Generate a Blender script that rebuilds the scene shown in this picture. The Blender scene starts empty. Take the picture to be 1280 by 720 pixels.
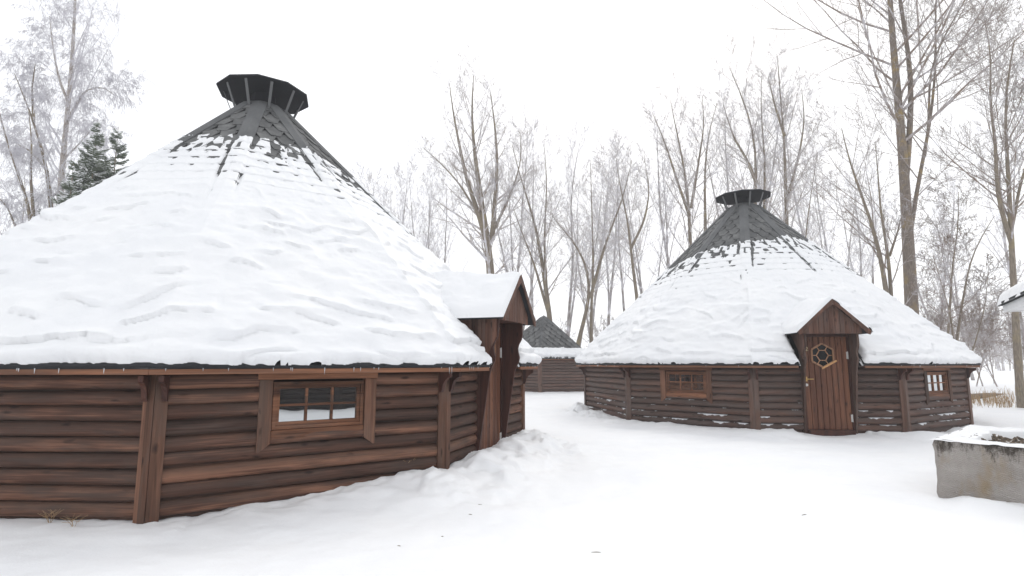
import bpy, math, random
import numpy as np
from mathutils import Matrix, Vector

R_ = math.radians
scene = bpy.context.scene
C = scene.collection

# ------------------------------------------------------------------ camera
CAM_H, F_PX, PITCH = 1.35, 697.0, R_(7.65)
cam_d = bpy.data.cameras.new("camera")
cam_d.sensor_width = 36.0
cam_d.lens = F_PX / 1280 * 36
cam_d.clip_end = 2000
cam = bpy.data.objects.new("camera", cam_d)
C.objects.link(cam)
cam.location = (0, 0, CAM_H)
cam.rotation_euler = (R_(90) + PITCH, 0, 0)
scene.camera = cam

# ------------------------------------------------------------------ sky, sun, exposure
SUN_EL, SUN_AZ = R_(46), R_(18)       # azimuth clockwise from +Y: high behind the huts, behind the overcast
world = bpy.data.worlds.new("World")
scene.world = world
world.use_nodes = True
wn, wl = world.node_tree.nodes, world.node_tree.links
wn.clear()
sky = wn.new("ShaderNodeTexSky"); sky.sky_type = 'NISHITA'; sky.sun_disc = False
sky.sun_elevation = SUN_EL; sky.sun_rotation = SUN_AZ
sky.air_density = 1.0; sky.dust_density = 6.0; sky.ozone_density = 1.0
cloud = wn.new("ShaderNodeMixRGB"); cloud.inputs[0].default_value = 0.9   # overcast: nine tenths white cloud
wl.new(sky.outputs[0], cloud.inputs[1]); cloud.inputs[2].default_value = (11.9, 12.05, 12.3, 1)
bg = wn.new("ShaderNodeBackground"); bg.inputs[1].default_value = 0.1
wo = wn.new("ShaderNodeOutputWorld")
wl.new(cloud.outputs[0], bg.inputs[0]); wl.new(bg.outputs[0], wo.inputs[0])

sun_d = bpy.data.lights.new("sun", 'SUN'); sun_d.energy = 0.8; sun_d.angle = R_(30); sun_d.color = (1, .97, .93)
sun = bpy.data.objects.new("sun", sun_d); C.objects.link(sun)
sun.rotation_euler = (R_(90) - SUN_EL, 0, R_(180) - SUN_AZ)

scene.view_settings.view_transform = 'Standard'
scene.view_settings.look = 'None'
scene.view_settings.gamma = 1.0
scene.view_settings.use_curve_mapping = False
scene.view_settings.exposure = 0.06
scene.cycles.volume_bounces = 2
scene.cycles.max_bounces = 8
scene.cycles.use_denoising = True

# ------------------------------------------------------------------ numpy helpers
def _hash(i, j, k):
    i = i.astype(np.int64); j = j.astype(np.int64); k = k.astype(np.int64)
    n = (i * 73856093) ^ (j * 19349663) ^ (k * 83492791)
    n = (n ^ (n >> 13)) * 1274126177
    n = n & 0x7fffffff
    n = ((n ^ (n >> 15)) * 2246822519) & 0x7fffffff
    return (n & 0xffff) / 65535.0

def vnoise(x, y, z=0.0):
    """smooth value noise in -1..1"""
    x = np.asarray(x, float); y = np.asarray(y, float) + x * 0; z = np.asarray(z, float) + x * 0
    xi, yi, zi = np.floor(x), np.floor(y), np.floor(z)
    fx, fy, fz = x - xi, y - yi, z - zi
    fx = fx * fx * fx * (fx * (fx * 6 - 15) + 10); fy = fy * fy * fy * (fy * (fy * 6 - 15) + 10); fz = fz * fz * (3 - 2 * fz)
    r = 0
    for a in (0, 1):
        for b in (0, 1):
            for c in (0, 1):
                w = (fx if a else 1 - fx) * (fy if b else 1 - fy) * (fz if c else 1 - fz)
                r = r + w * _hash(xi + a, yi + b, zi + c)
    return r * 2 - 1

def fbm(x, y, z=0.0, o=3):
    r, a, s = 0, 1.0, 0
    for k in range(o):
        r = r + a * vnoise(x * 2 ** k + 13.7 * k, y * 2 ** k + 5.1 * k, z + 9.3 * k); s += a; a *= .5
    return r / s

def sstep(a, b, x):
    t = np.clip((x - a) / (b - a), 0, 1)
    return t * t * (3 - 2 * t)

def quad_mesh(name, V, Q, smooth=True):
    V = np.asarray(V, np.float32); Q = np.asarray(Q, np.int32)
    me = bpy.data.meshes.new(name)
    me.vertices.add(len(V)); me.vertices.foreach_set("co", V.ravel())
    me.loops.add(Q.size); me.loops.foreach_set("vertex_index", Q.ravel())
    me.polygons.add(len(Q)); me.polygons.foreach_set("loop_start", np.arange(0, Q.size, 4, dtype=np.int32))
    try:
        me.polygons.foreach_set("loop_total", np.full(len(Q), 4, np.int32))
    except Exception:
        pass
    if smooth:
        me.polygons.foreach_set("use_smooth", np.ones(len(Q), bool))
    me.update(calc_edges=True); me.validate()
    return me

def grid_quads(nr, nc, keep=None, wrap=False):
    r = np.arange(nr - 1)[:, None]; c = np.arange(nc if wrap else nc - 1)[None, :]
    c2 = (c + 1) % nc
    q = np.stack([r * nc + c, r * nc + c2, (r + 1) * nc + c2, (r + 1) * nc + c], -1)
    if keep is not None:
        q = q[keep]
    return q.reshape(-1, 4)

class MB:
    """collects simple solids into one mesh"""
    def __init__(self): self.v, self.f, self.s = [], [], []
    def add(self, v, f, smooth=False):
        b = len(self.v); self.v += [tuple(map(float, p)) for p in v]
        self.f += [tuple(b + i for i in q) for q in f]; self.s += [smooth] * len(f); return self
    def box(self, x0, x1, y0, y1, z0, z1, M=None):
        v = [(x, y, z) for z in (z0, z1) for y in (y0, y1) for x in (x0, x1)]
        if M is not None: v = [tuple(M @ Vector(p)) for p in v]
        return self.add(v, [(0, 2, 3, 1), (4, 5, 7, 6), (0, 1, 5, 4), (1, 3, 7, 5), (3, 2, 6, 7), (2, 0, 4, 6)])
    def prism(self, poly, f0, f1):
        """poly: 2-D points; f0 / f1 turn a 2-D point into the two end positions"""
        n = len(poly)
        v = [f0(*p) for p in poly] + [f1(*p) for p in poly]
        return self.add(v, [tuple(range(n))[::-1], tuple(range(n, 2 * n))] + [(i, (i + 1) % n, n + (i + 1) % n, n + i) for i in range(n)])
    def bar(self, a, b, w, h, up=(0, 0, 1)):
        a, b, up = Vector(a), Vector(b), Vector(up)
        d = (b - a).normalized(); s = d.cross(up).normalized(); u = s.cross(d)
        v = [p + s * (i * w / 2) + u * (j * h / 2) for p in (a, b) for i, j in ((-1, -1), (1, -1), (1, 1), (-1, 1))]
        return self.add(v, [(0, 1, 2, 3), (7, 6, 5, 4), (0, 4, 5, 1), (1, 5, 6, 2), (2, 6, 7, 3), (3, 7, 4, 0)])
    def lathe(self, prof, n=24, c=(0, 0), smooth=True, rot=0.0):
        m = len(prof); v = []
        for r, z in prof:
            v += [(c[0] + r * math.cos(rot + 2 * math.pi * i / n), c[1] + r * math.sin(rot + 2 * math.pi * i / n), z) for i in range(n)]
        f = [(k * n + i, k * n + (i + 1) % n, (k + 1) * n + (i + 1) % n, (k + 1) * n + i) for k in range(m - 1) for i in range(n)]
        self.add(v, f, smooth)
        self.add(v[:n], [tuple(range(n))[::-1]]); self.add(v[-n:], [tuple(range(n))]); return self
    def tube(self, pts, rad, n=8, smooth=True):
        P = [Vector(p) for p in pts]; v = []
        for i, p in enumerate(P):
            d = (P[min(i + 1, len(P) - 1)] - P[max(i - 1, 0)]).normalized()
            a = d.cross(Vector((.13, .31, .94))).normalized(); b = d.cross(a)
            r = rad[i] if hasattr(rad, '__len__') else rad
            v += [p + (a * math.cos(2 * math.pi * k / n) + b * math.sin(2 * math.pi * k / n)) * r for k in range(n)]
        f = [(i * n + k, i * n + (k + 1) % n, (i + 1) * n + (k + 1) % n, (i + 1) * n + k) for i in range(len(P) - 1) for k in range(n)]
        self.add(v, f, smooth)
        m = len(P); self.add(v[:n], [tuple(range(n))]); self.add(v[(m - 1) * n:], [tuple(range(n))[::-1]]); return self
    def mesh(self, name, bevel=0):
        me = bpy.data.meshes.new(name); me.from_pydata(self.v, [], self.f)
        me.polygons.foreach_set("use_smooth", self.s); me.update()
        import bmesh
        bm = bmesh.new(); bm.from_mesh(me)
        bmesh.ops.recalc_face_normals(bm, faces=bm.faces)
        if bevel:
            ed = [e for e in bm.edges if len(e.link_faces) == 2 and e.calc_face_angle(0) > .6]
            bmesh.ops.bevel(bm, geom=ed, offset=bevel, segments=2, affect='EDGES', profile=.6, clamp_overlap=True)
        bm.to_mesh(me); bm.free()
        return me

def obj(name, me, mat, parent=None, M=None):
    o = bpy.data.objects.new(name, me); C.objects.link(o)
    if mat and not me.materials: me.materials.append(mat)
    if parent: o.parent = parent
    if M is not None: o.matrix_basis = M
    return o

def tag(o, label=None, cat=None, group=None, kind=None):
    if label: o['label'] = label
    if cat: o['category'] = cat
    if group: o['group'] = group
    if kind: o['kind'] = kind
    return o

def empty(name, loc, rz=0.0):
    o = bpy.data.objects.new(name, None); C.objects.link(o)
    o.location = loc; o.rotation_euler = (0, 0, rz); o.empty_display_size = .3
    return o

# a direction measured on the photograph turned into a point at ground distance Y
cp, sp = math.cos(PITCH), math.sin(PITCH)
def at(px, py, Y):
    x = (px - 640) / F_PX; y = (360 - py) / F_PX
    dY = cp - y * sp; t = Y / dY
    return (x * t, Y, CAM_H + t * (sp + y * cp))

# ------------------------------------------------------------------ materials
class NT:
    def __init__(self, name):
        self.m = bpy.data.materials.new(name); self.m.use_nodes = True
        self.n, self.l = self.m.node_tree.nodes, self.m.node_tree.links
        self.b = self.n["Principled BSDF"]
    def node(self, t, **kw):
        n = self.n.new(t)
        for k, v in kw.items(): setattr(n, k, v)
        return n
    def link(self, a, b): self.l.new(a, b)
    def math(self, op, a, b=None, c=None):
        n = self.node("ShaderNodeMath", operation=op)
        for i, q in enumerate((a, b, c)):
            if q is None: continue
            if isinstance(q, (int, float)): n.inputs[i].default_value = q
            else: self.link(q, n.inputs[i])
        return n.outputs[0]
    def coord(self, kind="Object"): return self.node("ShaderNodeTexCoord").outputs[kind]
    def sep(self, v):
        n = self.node("ShaderNodeSeparateXYZ"); self.link(v, n.inputs[0]); return n.outputs
    def comb(self, x, y, z):
        n = self.node("ShaderNodeCombineXYZ")
        for i, q in enumerate((x, y, z)):
            if isinstance(q, (int, float)): n.inputs[i].default_value = q
            else: self.link(q, n.inputs[i])
        return n.outputs[0]
    def noise(self, v, scale=1.0, detail=3.0, rough=.55, dist=0.0):
        n = self.node("ShaderNodeTexNoise"); n.inputs["Scale"].default_value = scale; n.inputs["Detail"].default_value = detail
        n.inputs["Roughness"].default_value = rough; n.inputs["Distortion"].default_value = dist
        if v is not None: self.link(v, n.inputs["Vector"])
        return n.outputs[0]
    def ramp(self, f, stops, ease=False):
        n = self.node("ShaderNodeValToRGB"); e = n.color_ramp.elements
        while len(e) > 1: e.remove(e[0])
        e[0].position = stops[0][0]; e[0].color = self.col(stops[0][1])
        for p, c in stops[1:]:
            x = e.new(p); x.color = self.col(c)
        if ease: n.color_ramp.interpolation = 'EASE'
        self.link(f, n.inputs[0]); return n.outputs[0]
    @staticmethod
    def col(c): return (c, c, c, 1) if isinstance(c, (int, float)) else tuple(c) + (1,)
    def mix(self, f, a, b, mode='MIX'):
        n = self.node("ShaderNodeMixRGB", blend_type=mode)
        for i, q in enumerate((f, a, b)):
            if isinstance(q, (int, float)): n.inputs[i].default_value = q if i == 0 else self.col(q)
            elif isinstance(q, tuple): n.inputs[i].default_value = self.col(q)
            else: self.link(q, n.inputs[i])
        return n.outputs[0]
    def bump(self, h, strength=.3, dist=.01):
        n = self.node("ShaderNodeBump"); n.inputs["Strength"].default_value = strength; n.inputs["Distance"].default_value = dist
        self.link(h, n.inputs["Height"]); self.link(n.outputs[0], self.b.inputs["Normal"])
    def out(self, color=None, rough=None, spec=None, metal=None):
        if color is not None:
            if isinstance(color, tuple): self.b.inputs["Base Color"].default_value = self.col(color)
            else: self.link(color, self.b.inputs["Base Color"])
        if rough is not None:
            if isinstance(rough, (int, float)): self.b.inputs["Roughness"].default_value = rough
            else: self.link(rough, self.b.inputs["Roughness"])
        if spec is not None: self.b.inputs["Specular IOR Level"].default_value = spec
        if metal is not None: self.b.inputs["Metallic"].default_value = metal
        return self.m

ROW = .1365
def wood(name, dark, mid, light, grey, greyness, along='X', plank=ROW, snow=0.0, rough=.7, weather_shade=0.0):
    t = NT(name); x, y, z = t.sep(t.coord())
    rnd = t.math('MULTIPLY', t.node("ShaderNodeObjectInfo").outputs["Random"], 61.0)
    if along == 'X': g, across = x, t.math('SUBTRACT', z, .0215)
    else: g, across = z, t.math('ADD', x, y)
    row = t.math('FLOOR', t.math('DIVIDE', across, plank))
    seed = t.math('ADD', t.math('MULTIPLY', row, 7.31), rnd)
    fine = t.noise(t.comb(t.math('MULTIPLY', g, 1.6), t.math('MULTIPLY', across, 70.0), seed), 1.0, 4, .6, .6)
    broad = t.noise(t.comb(t.math('MULTIPLY', g, 1.3), t.math('MULTIPLY', across, 9.0), seed), 1.0, 3, .55, .4)
    tone = t.noise(t.comb(0.3, seed, 0.7), 3.7, 0)
    f = t.math('ADD', t.math('MULTIPLY', fine, .55), t.math('ADD', t.math('MULTIPLY', broad, .55), t.math('MULTIPLY', tone, .55)))
    col = t.ramp(f, [(.56, dark), (.84, mid), (1.0, light)])
    w = t.noise(t.comb(t.math('MULTIPLY', g, .9), t.math('MULTIPLY', across, 6.0), t.math('ADD', seed, 11.0)), 1.3, 4, .65, .5)
    wf = t.ramp(w, [(.60 - .45 * greyness, 0.0), (.86 - .35 * greyness, .85)])
    col = t.mix(wf, col, grey)
    if weather_shade:        # eave shade and grey weathering painted along each log's upper side, broken lengthwise
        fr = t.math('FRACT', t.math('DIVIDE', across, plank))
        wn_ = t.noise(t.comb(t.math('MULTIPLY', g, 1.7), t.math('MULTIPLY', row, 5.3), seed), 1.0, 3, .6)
        wm = t.ramp(t.math('ADD', fr, t.math('MULTIPLY', t.math('SUBTRACT', wn_, .5), 1.1)), [(.42, 0.0), (.78, weather_shade)])
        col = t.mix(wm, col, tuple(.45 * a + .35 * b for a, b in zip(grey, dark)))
    # knots: dark eyes with a short drawn-out tail
    vo = t.node("ShaderNodeTexVoronoi"); vo.inputs["Scale"].default_value = 1.0
    wob = t.math('MULTIPLY', t.noise(t.comb(t.math('MULTIPLY', g, 5.0), t.math('MULTIPLY', across, 14.0), seed), 1.0, 2), .5)
    t.link(t.comb(t.math('ADD', t.math('MULTIPLY', g, 3.1), wob), t.math('ADD', t.math('MULTIPLY', across, 10.5), wob), seed), vo.inputs["Vector"])
    kn = t.ramp(vo.outputs["Distance"], [(.07, 1.0), (.2, .0)])
    col = t.mix(t.math('MULTIPLY', kn, .75), col, tuple(q * .35 for q in dark))
    if snow:
        nz = t.sep(t.node("ShaderNodeNewGeometry").outputs["Normal"])[2]
        sn = t.noise(t.comb(t.math('MULTIPLY', g, 3.2), t.math('MULTIPLY', row, 3.3), seed), 1.0, 3, .6)
        low = t.math('MULTIPLY', t.math('SUBTRACT', .55, z), .30)
        sm = t.math('ADD', t.math('ADD', sn, low), t.math('MULTIPLY', nz, .28))
        sm = t.ramp(sm, [(.86 - snow, 0.0), (.885 - snow, 1.0)])
        sm = t.math('MULTIPLY', sm, t.ramp(nz, [(.10, 0.0), (.26, 1.0)]))
        col = t.mix(t.math('MULTIPLY', sm, .85), col, (.8, .82, .85))
    # drying checks: long thin dark cracks along the grain
    ck = t.noise(t.comb(t.math('MULTIPLY', g, .8), t.math('MULTIPLY', across, 46.0), t.math('ADD', seed, 5.0)), 1.0, 2, .5, .25)
    ckm = t.ramp(ck, [(.70, 0.0), (.76, 1.0)])
    col = t.mix(t.math('MULTIPLY', ckm, .7), col, tuple(q * .3 for q in dark))
    t.bump(t.math('SUBTRACT', t.math('ADD', t.math('MULTIPLY', fine, .8), broad), ckm), .45, .007)
    return t.out(col, rough, .25)

M = {}
M['logs_near'] = wood('stained_logs', (.022, .011, .008), (.095, .045, .030), (.235, .115, .072), (.082, .060, .050), .30, weather_shade=.5)
M['logs_far'] = wood('weathered_logs', (.036, .021, .017), (.092, .048, .036), (.16, .085, .06), (.105, .082, .073), .5, snow=.01, weather_shade=.45)
M['board'] = wood('trim_board', (.034, .017, .011), (.112, .053, .033), (.20, .098, .061), (.095, .067, .053), .3, along='Z', plank=.5)
M['board_far'] = wood('weathered_board', (.045, .025, .019), (.105, .056, .04), (.16, .09, .066), (.12, .094, .083), .45, along='Z', plank=.5)
M['logs_small'] = wood('plain_weathered_logs', (.045, .026, .021), (.10, .055, .043), (.16, .09, .068), (.11, .085, .075), .5)
M['lattice'] = wood('lattice_wood', (.12, .06, .03), (.27, .145, .08), (.36, .2, .12), (.2, .13, .09), .1, along='Z', plank=.5)
M['logs_darkened'] = wood('mirror_darkened_logs', (.010, .007, .006), (.022, .014, .011), (.04, .026, .02), (.03, .025, .022), .3)  # near-black colour stands in for shade on the wall mirrored in the window
M['board_x'] = wood('trim_board_level', (.05, .021, .011), (.155, .066, .035), (.27, .122, .066), (.12, .078, .06), .2, along='X', plank=.5)
M['planks'] = wood('upright_planks', (.045, .022, .016), (.105, .05, .034), (.17, .083, .058), (.11, .083, .072), .35, along='Z', plank=.1)
M['door'] = wood('door_planks', (.045, .017, .010), (.115, .045, .025), (.19, .08, .043), (.085, .052, .04), .15, along='Z', plank=.11, rough=.5)
M['darkboard'] = wood('dark_board', (.022, .009, .007), (.055, .02, .014), (.085, .033, .022), (.05, .03, .024), .15, along='Z', plank=.6, rough=.5)

def felt(name, lo, hi, sc=3.0, island=0.0):
    t = NT(name); v = t.coord()
    a = t.noise(v, sc, 3, .6); b = t.noise(v, 160, 2, .7)
    col = t.ramp(t.math('ADD', t.math('MULTIPLY', a, .7), t.math('MULTIPLY', b, .3)), [(.3, lo), (.7, hi)])
    if island:
        ri = t.node('ShaderNodeNewGeometry').outputs['Random Per Island']
        col = t.mix(t.math('MULTIPLY', ri, island), col, lo)
    t.bump(b, .4, .004)
    return t.out(col, .9, .25)
M['felt'] = felt('roof_felt', (.018, .019, .022), (.04, .042, .046))
M['shingle'] = felt('felt_shingles', (.075, .077, .079), (.215, .216, .213), 5.0, .6)
M['ridge'] = felt('ridge_felt', (.085, .088, .091), (.17, .173, .176), 2.0)
M['metal'] = felt('black_sheet_metal', (.016, .017, .02), (.03, .031, .036), 2.0)

def snow_mat(name, dirt=0.0, k=1.0):
    t = NT(name); v = t.coord()
    a = t.noise(v, 7, 5, .6); b = t.noise(v, 60, 3, .6); c = t.noise(v, 1.1, 2, .5)
    col = t.ramp(c, [(.3, (.80 * k, .81 * k, .83 * k)), (.7, (.84 * k, .845 * k, .855 * k))])
    if dirt:
        d = t.noise(v, 9.0, 4, .7); e = t.noise(v, .9, 2, .5)
        m = t.math('MULTIPLY', t.ramp(d, [(.66, 0.0), (.80, 1.0)]), t.ramp(e, [(.52, 0.0), (.66, dirt)]))
        col = t.mix(m, col, (.62, .53, .42))
    t.bump(t.math('ADD', a, t.math('MULTIPLY', b, .35)), .32, .02)
    return t.out(col, .65, .25)
M['snow'] = snow_mat('roof_snow', 0, .97)
M['ground_snow'] = snow_mat('trodden_snow', .45, 1.02)

t = NT('window_glass')
t.out((.006, .006, .007), .02, .5)
gl = t.node("ShaderNodeBsdfGlossy"); gl.inputs["Roughness"].default_value = .015; gl.inputs["Color"].default_value = (.92, .95, .97, 1)
mx = t.node("ShaderNodeMixShader"); mx.inputs[0].default_value = .54
t.bump(t.noise(t.coord(), 4.0, 1), .02, .02)
t.link(t.b.inputs["Normal"].links[0].from_socket, gl.inputs["Normal"])
t.link(t.b.outputs[0], mx.inputs[1]); t.link(gl.outputs[0], mx.inputs[2]); t.link(mx.outputs[0], t.n["Material Output"].inputs[0])
M['glass'] = t.m
t = NT('brass'); M['brass'] = t.out((.62, .42, .16), .35, .5, 1.0)
t = NT('pale_metal'); M['pale'] = t.out((.62, .62, .6), .4, .5, .6)
t = NT('tan_strip'); M['tanstrip'] = t.out(t.ramp(t.noise(t.coord(), 30, 2), [(.3, (.50, .25, .10)), (.7, (.62, .36, .17))]), .55, .3)
t = NT('white_paint'); M['white'] = t.out(t.ramp(t.noise(t.coord(), 6, 3), [(.3, (.70, .71, .72)), (.7, (.8, .8, .8))]), .5, .4)
t = NT('ice'); M['ice'] = t.out((.80, .84, .88), .12, .5); t.b.inputs["Transmission Weight"].default_value = .6

def bark(name, lo, hi, lichen=None, frost=0.0, scale=14):
    t = NT(name); v = t.coord(); x, y, z = t.sep(v)
    a = t.noise(t.comb(t.math('MULTIPLY', x, 2.5), t.math('MULTIPLY', y, 2.5), t.math('MULTIPLY', z, .35)), scale, 4, .65)
    col = t.ramp(a, [(.32, lo), (.68, hi)])
    if lichen:
        b = t.noise(v, 1.7, 4, .6)
        col = t.mix(t.ramp(b, [(.52, 0.0), (.68, .75)]), col, lichen)
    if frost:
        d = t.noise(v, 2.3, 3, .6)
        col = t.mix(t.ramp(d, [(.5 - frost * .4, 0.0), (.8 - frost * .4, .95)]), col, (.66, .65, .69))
    t.bump(a, .5, .02)
    return t.out(col, .85, .2)
M['bark'] = bark('grey_bark', (.14, .115, .09), (.29, .245, .195), (.29, .24, .14))
M['bark_lichen'] = bark('lichened_bark', (.12, .095, .078), (.26, .22, .185), (.33, .235, .085))
M['bark_birch'] = bark('birch_bark', (.2, .17, .15), (.55, .5, .46))
M['twig'] = bark('twigs', (.28, .235, .20), (.41, .35, .31), frost=.38)
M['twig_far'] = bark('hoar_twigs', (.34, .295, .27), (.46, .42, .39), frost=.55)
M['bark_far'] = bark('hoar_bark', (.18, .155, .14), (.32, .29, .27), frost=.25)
M['twig_bare'] = bark('bare_twigs', (.18, .135, .105), (.28, .22, .18), frost=.2)
M['twig_frost'] = bark('frosted_twigs', (.3, .27, .28), (.5, .47, .48), frost=.75)
t = NT('spruce_needles'); nz = t.sep(t.node("ShaderNodeNewGeometry").outputs["Normal"])[2]
c0 = t.ramp(t.noise(t.coord(), 3.0, 3), [(.35, (.075, .10, .065)), (.65, (.17, .20, .14))])
M['needles'] = t.out(c0, .7, .2)
t = NT('reeds'); M['reed'] = t.out(t.ramp(t.noise(t.coord(), 3.0, 3), [(.3, (.30, .19, .10)), (.7, (.52, .38, .23))]), .8, .2)

t = NT('stained_concrete'); v = t.coord(); x, y, z = t.sep(v)
wv = t.node("ShaderNodeTexWave"); wv.inputs["Scale"].default_value = 17.0; wv.inputs["Distortion"].default_value = 9.0
wv.inputs["Detail"].default_value = 2; wv.inputs["Detail Scale"].default_value = .5; wv.bands_direction = 'Z'
t.link(t.comb(x, y, t.math('ADD', z, t.math('MULTIPLY', x, .3))), wv.inputs["Vector"])
sc = wv.outputs["Fac"]
base = t.ramp(t.noise(v, 2.2, 5, .65), [(.3, (.27, .24, .215)), (.55, (.37, .34, .315)), (.75, (.46, .43, .41))])
base = t.mix(t.math('MULTIPLY', sc, .14), base, (.62, .6, .58))
och = t.noise(t.comb(t.math('MULTIPLY', x, 3.2), t.math('MULTIPLY', y, 3.2), t.math('MULTIPLY', z, 1.3)), 1.3, 4, .6)
base = t.mix(t.ramp(och, [(.52, 0.0), (.72, .6)]), base, (.30, .21, .10))
dr = t.noise(t.comb(t.math('MULTIPLY', x, 7.5), t.math('MULTIPLY', y, 7.5), t.math('MULTIPLY', z, 2.6)), 1.0, 8, .78)
dm = t.math('ADD', dr, t.math('MULTIPLY', t.math('SUBTRACT', z, .42), .9))    # damp moss runs hanging from the rim
base = t.mix(t.ramp(dm, [(.53, 0.0), (.64, .92)]), base, (.055, .045, .036))
t.bump(t.math('ADD', t.math('MULTIPLY', sc, .35), t.math('ADD', t.noise(v, 34, 5, .75), t.noise(v, 5, 3, .6))), .8, .02)
M['concrete'] = t.out(base, .9, .2)
t = NT('wet_litter'); M['litter'] = t.out(t.ramp(t.noise(t.coord(), 26, 4, .7), [(.4, (.03, .025, .022)), (.56, (.16, .12, .085)), (.66, (.8, .8, .82))]), .9, .2)

# ------------------------------------------------------------------ the huts
PHI = 2 * math.pi / 10
class Hut: pass

def log_wall(w, nrow, ztop, openings, seed, fine=True):
    """half-round logs stacked on a backing board; openings are (x0, x1, z0, z1)"""
    rng = random.Random(seed); mb = MB()
    z_lo = ztop - nrow * ROW
    n = 9 if fine else 6
    th = [math.radians(-84 + 168 * i / (n - 1)) for i in range(n)]
    def spans(z0, z1):
        out = [(-w / 2 + .03, w / 2 - .03)]
        for a, b, c, d in openings:
            if z1 > c + .02 and z0 < d - .02:
                nx = []
                for p, q in out:
                    if a > p: nx.append((p, min(q, a)))
                    if b < q: nx.append((max(p, b), q))
                out = nx
        return [s for s in out if s[1] - s[0] > .02]
    for r in range(nrow):
        z0 = z_lo + r * ROW; zc = z0 + ROW / 2
        bulge = .066 + rng.uniform(-.006, .006); dz = rng.uniform(-.004, .004); dy = rng.uniform(-.005, .005)
        ph = rng.uniform(0, 9)
        for a, b in spans(z0, z0 + ROW):
            m = max(3, int((b - a) / (.12 if fine else .5)))
            v = []
            for i in range(m + 1):
                x = a + (b - a) * i / m
                k = 1 + .07 * math.sin(x * 3.1 + ph) + .04 * math.sin(x * 9.7 + ph * 2)
                zz = zc + dz + .004 * math.sin(x * 2.3 + ph)
                for q in th:
                    v.append((x, dy - bulge * k * max(math.cos(q), 0) ** .75 + .004, zz + ROW * .480 * math.sin(q)))
            mb.add(v, [(i * n + j, i * n + j + 1, (i + 1) * n + j + 1, (i + 1) * n + j) for i in range(m) for j in range(n - 1)], True)
            mb.add(v[:n], [tuple(range(n))]); mb.add(v[-n:], [tuple(range(n))[::-1]])
    # backing board, cut round the openings
    xs = sorted({-w / 2, w / 2} | {q for o in openings for q in o[:2] if abs(q) < w / 2})
    for a, b in zip(xs[:-1], xs[1:]):
        c = (a + b) / 2; cut = sorted((o[2], o[3]) for o in openings if o[0] < c < o[1]); z = -.3
        for d, e in cut + [(ztop, ztop)]:
            if d > z + .01: mb.box(a, b, .006, .05, z, d)
            z = max(z, e)
    return mb.mesh('wall')

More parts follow.
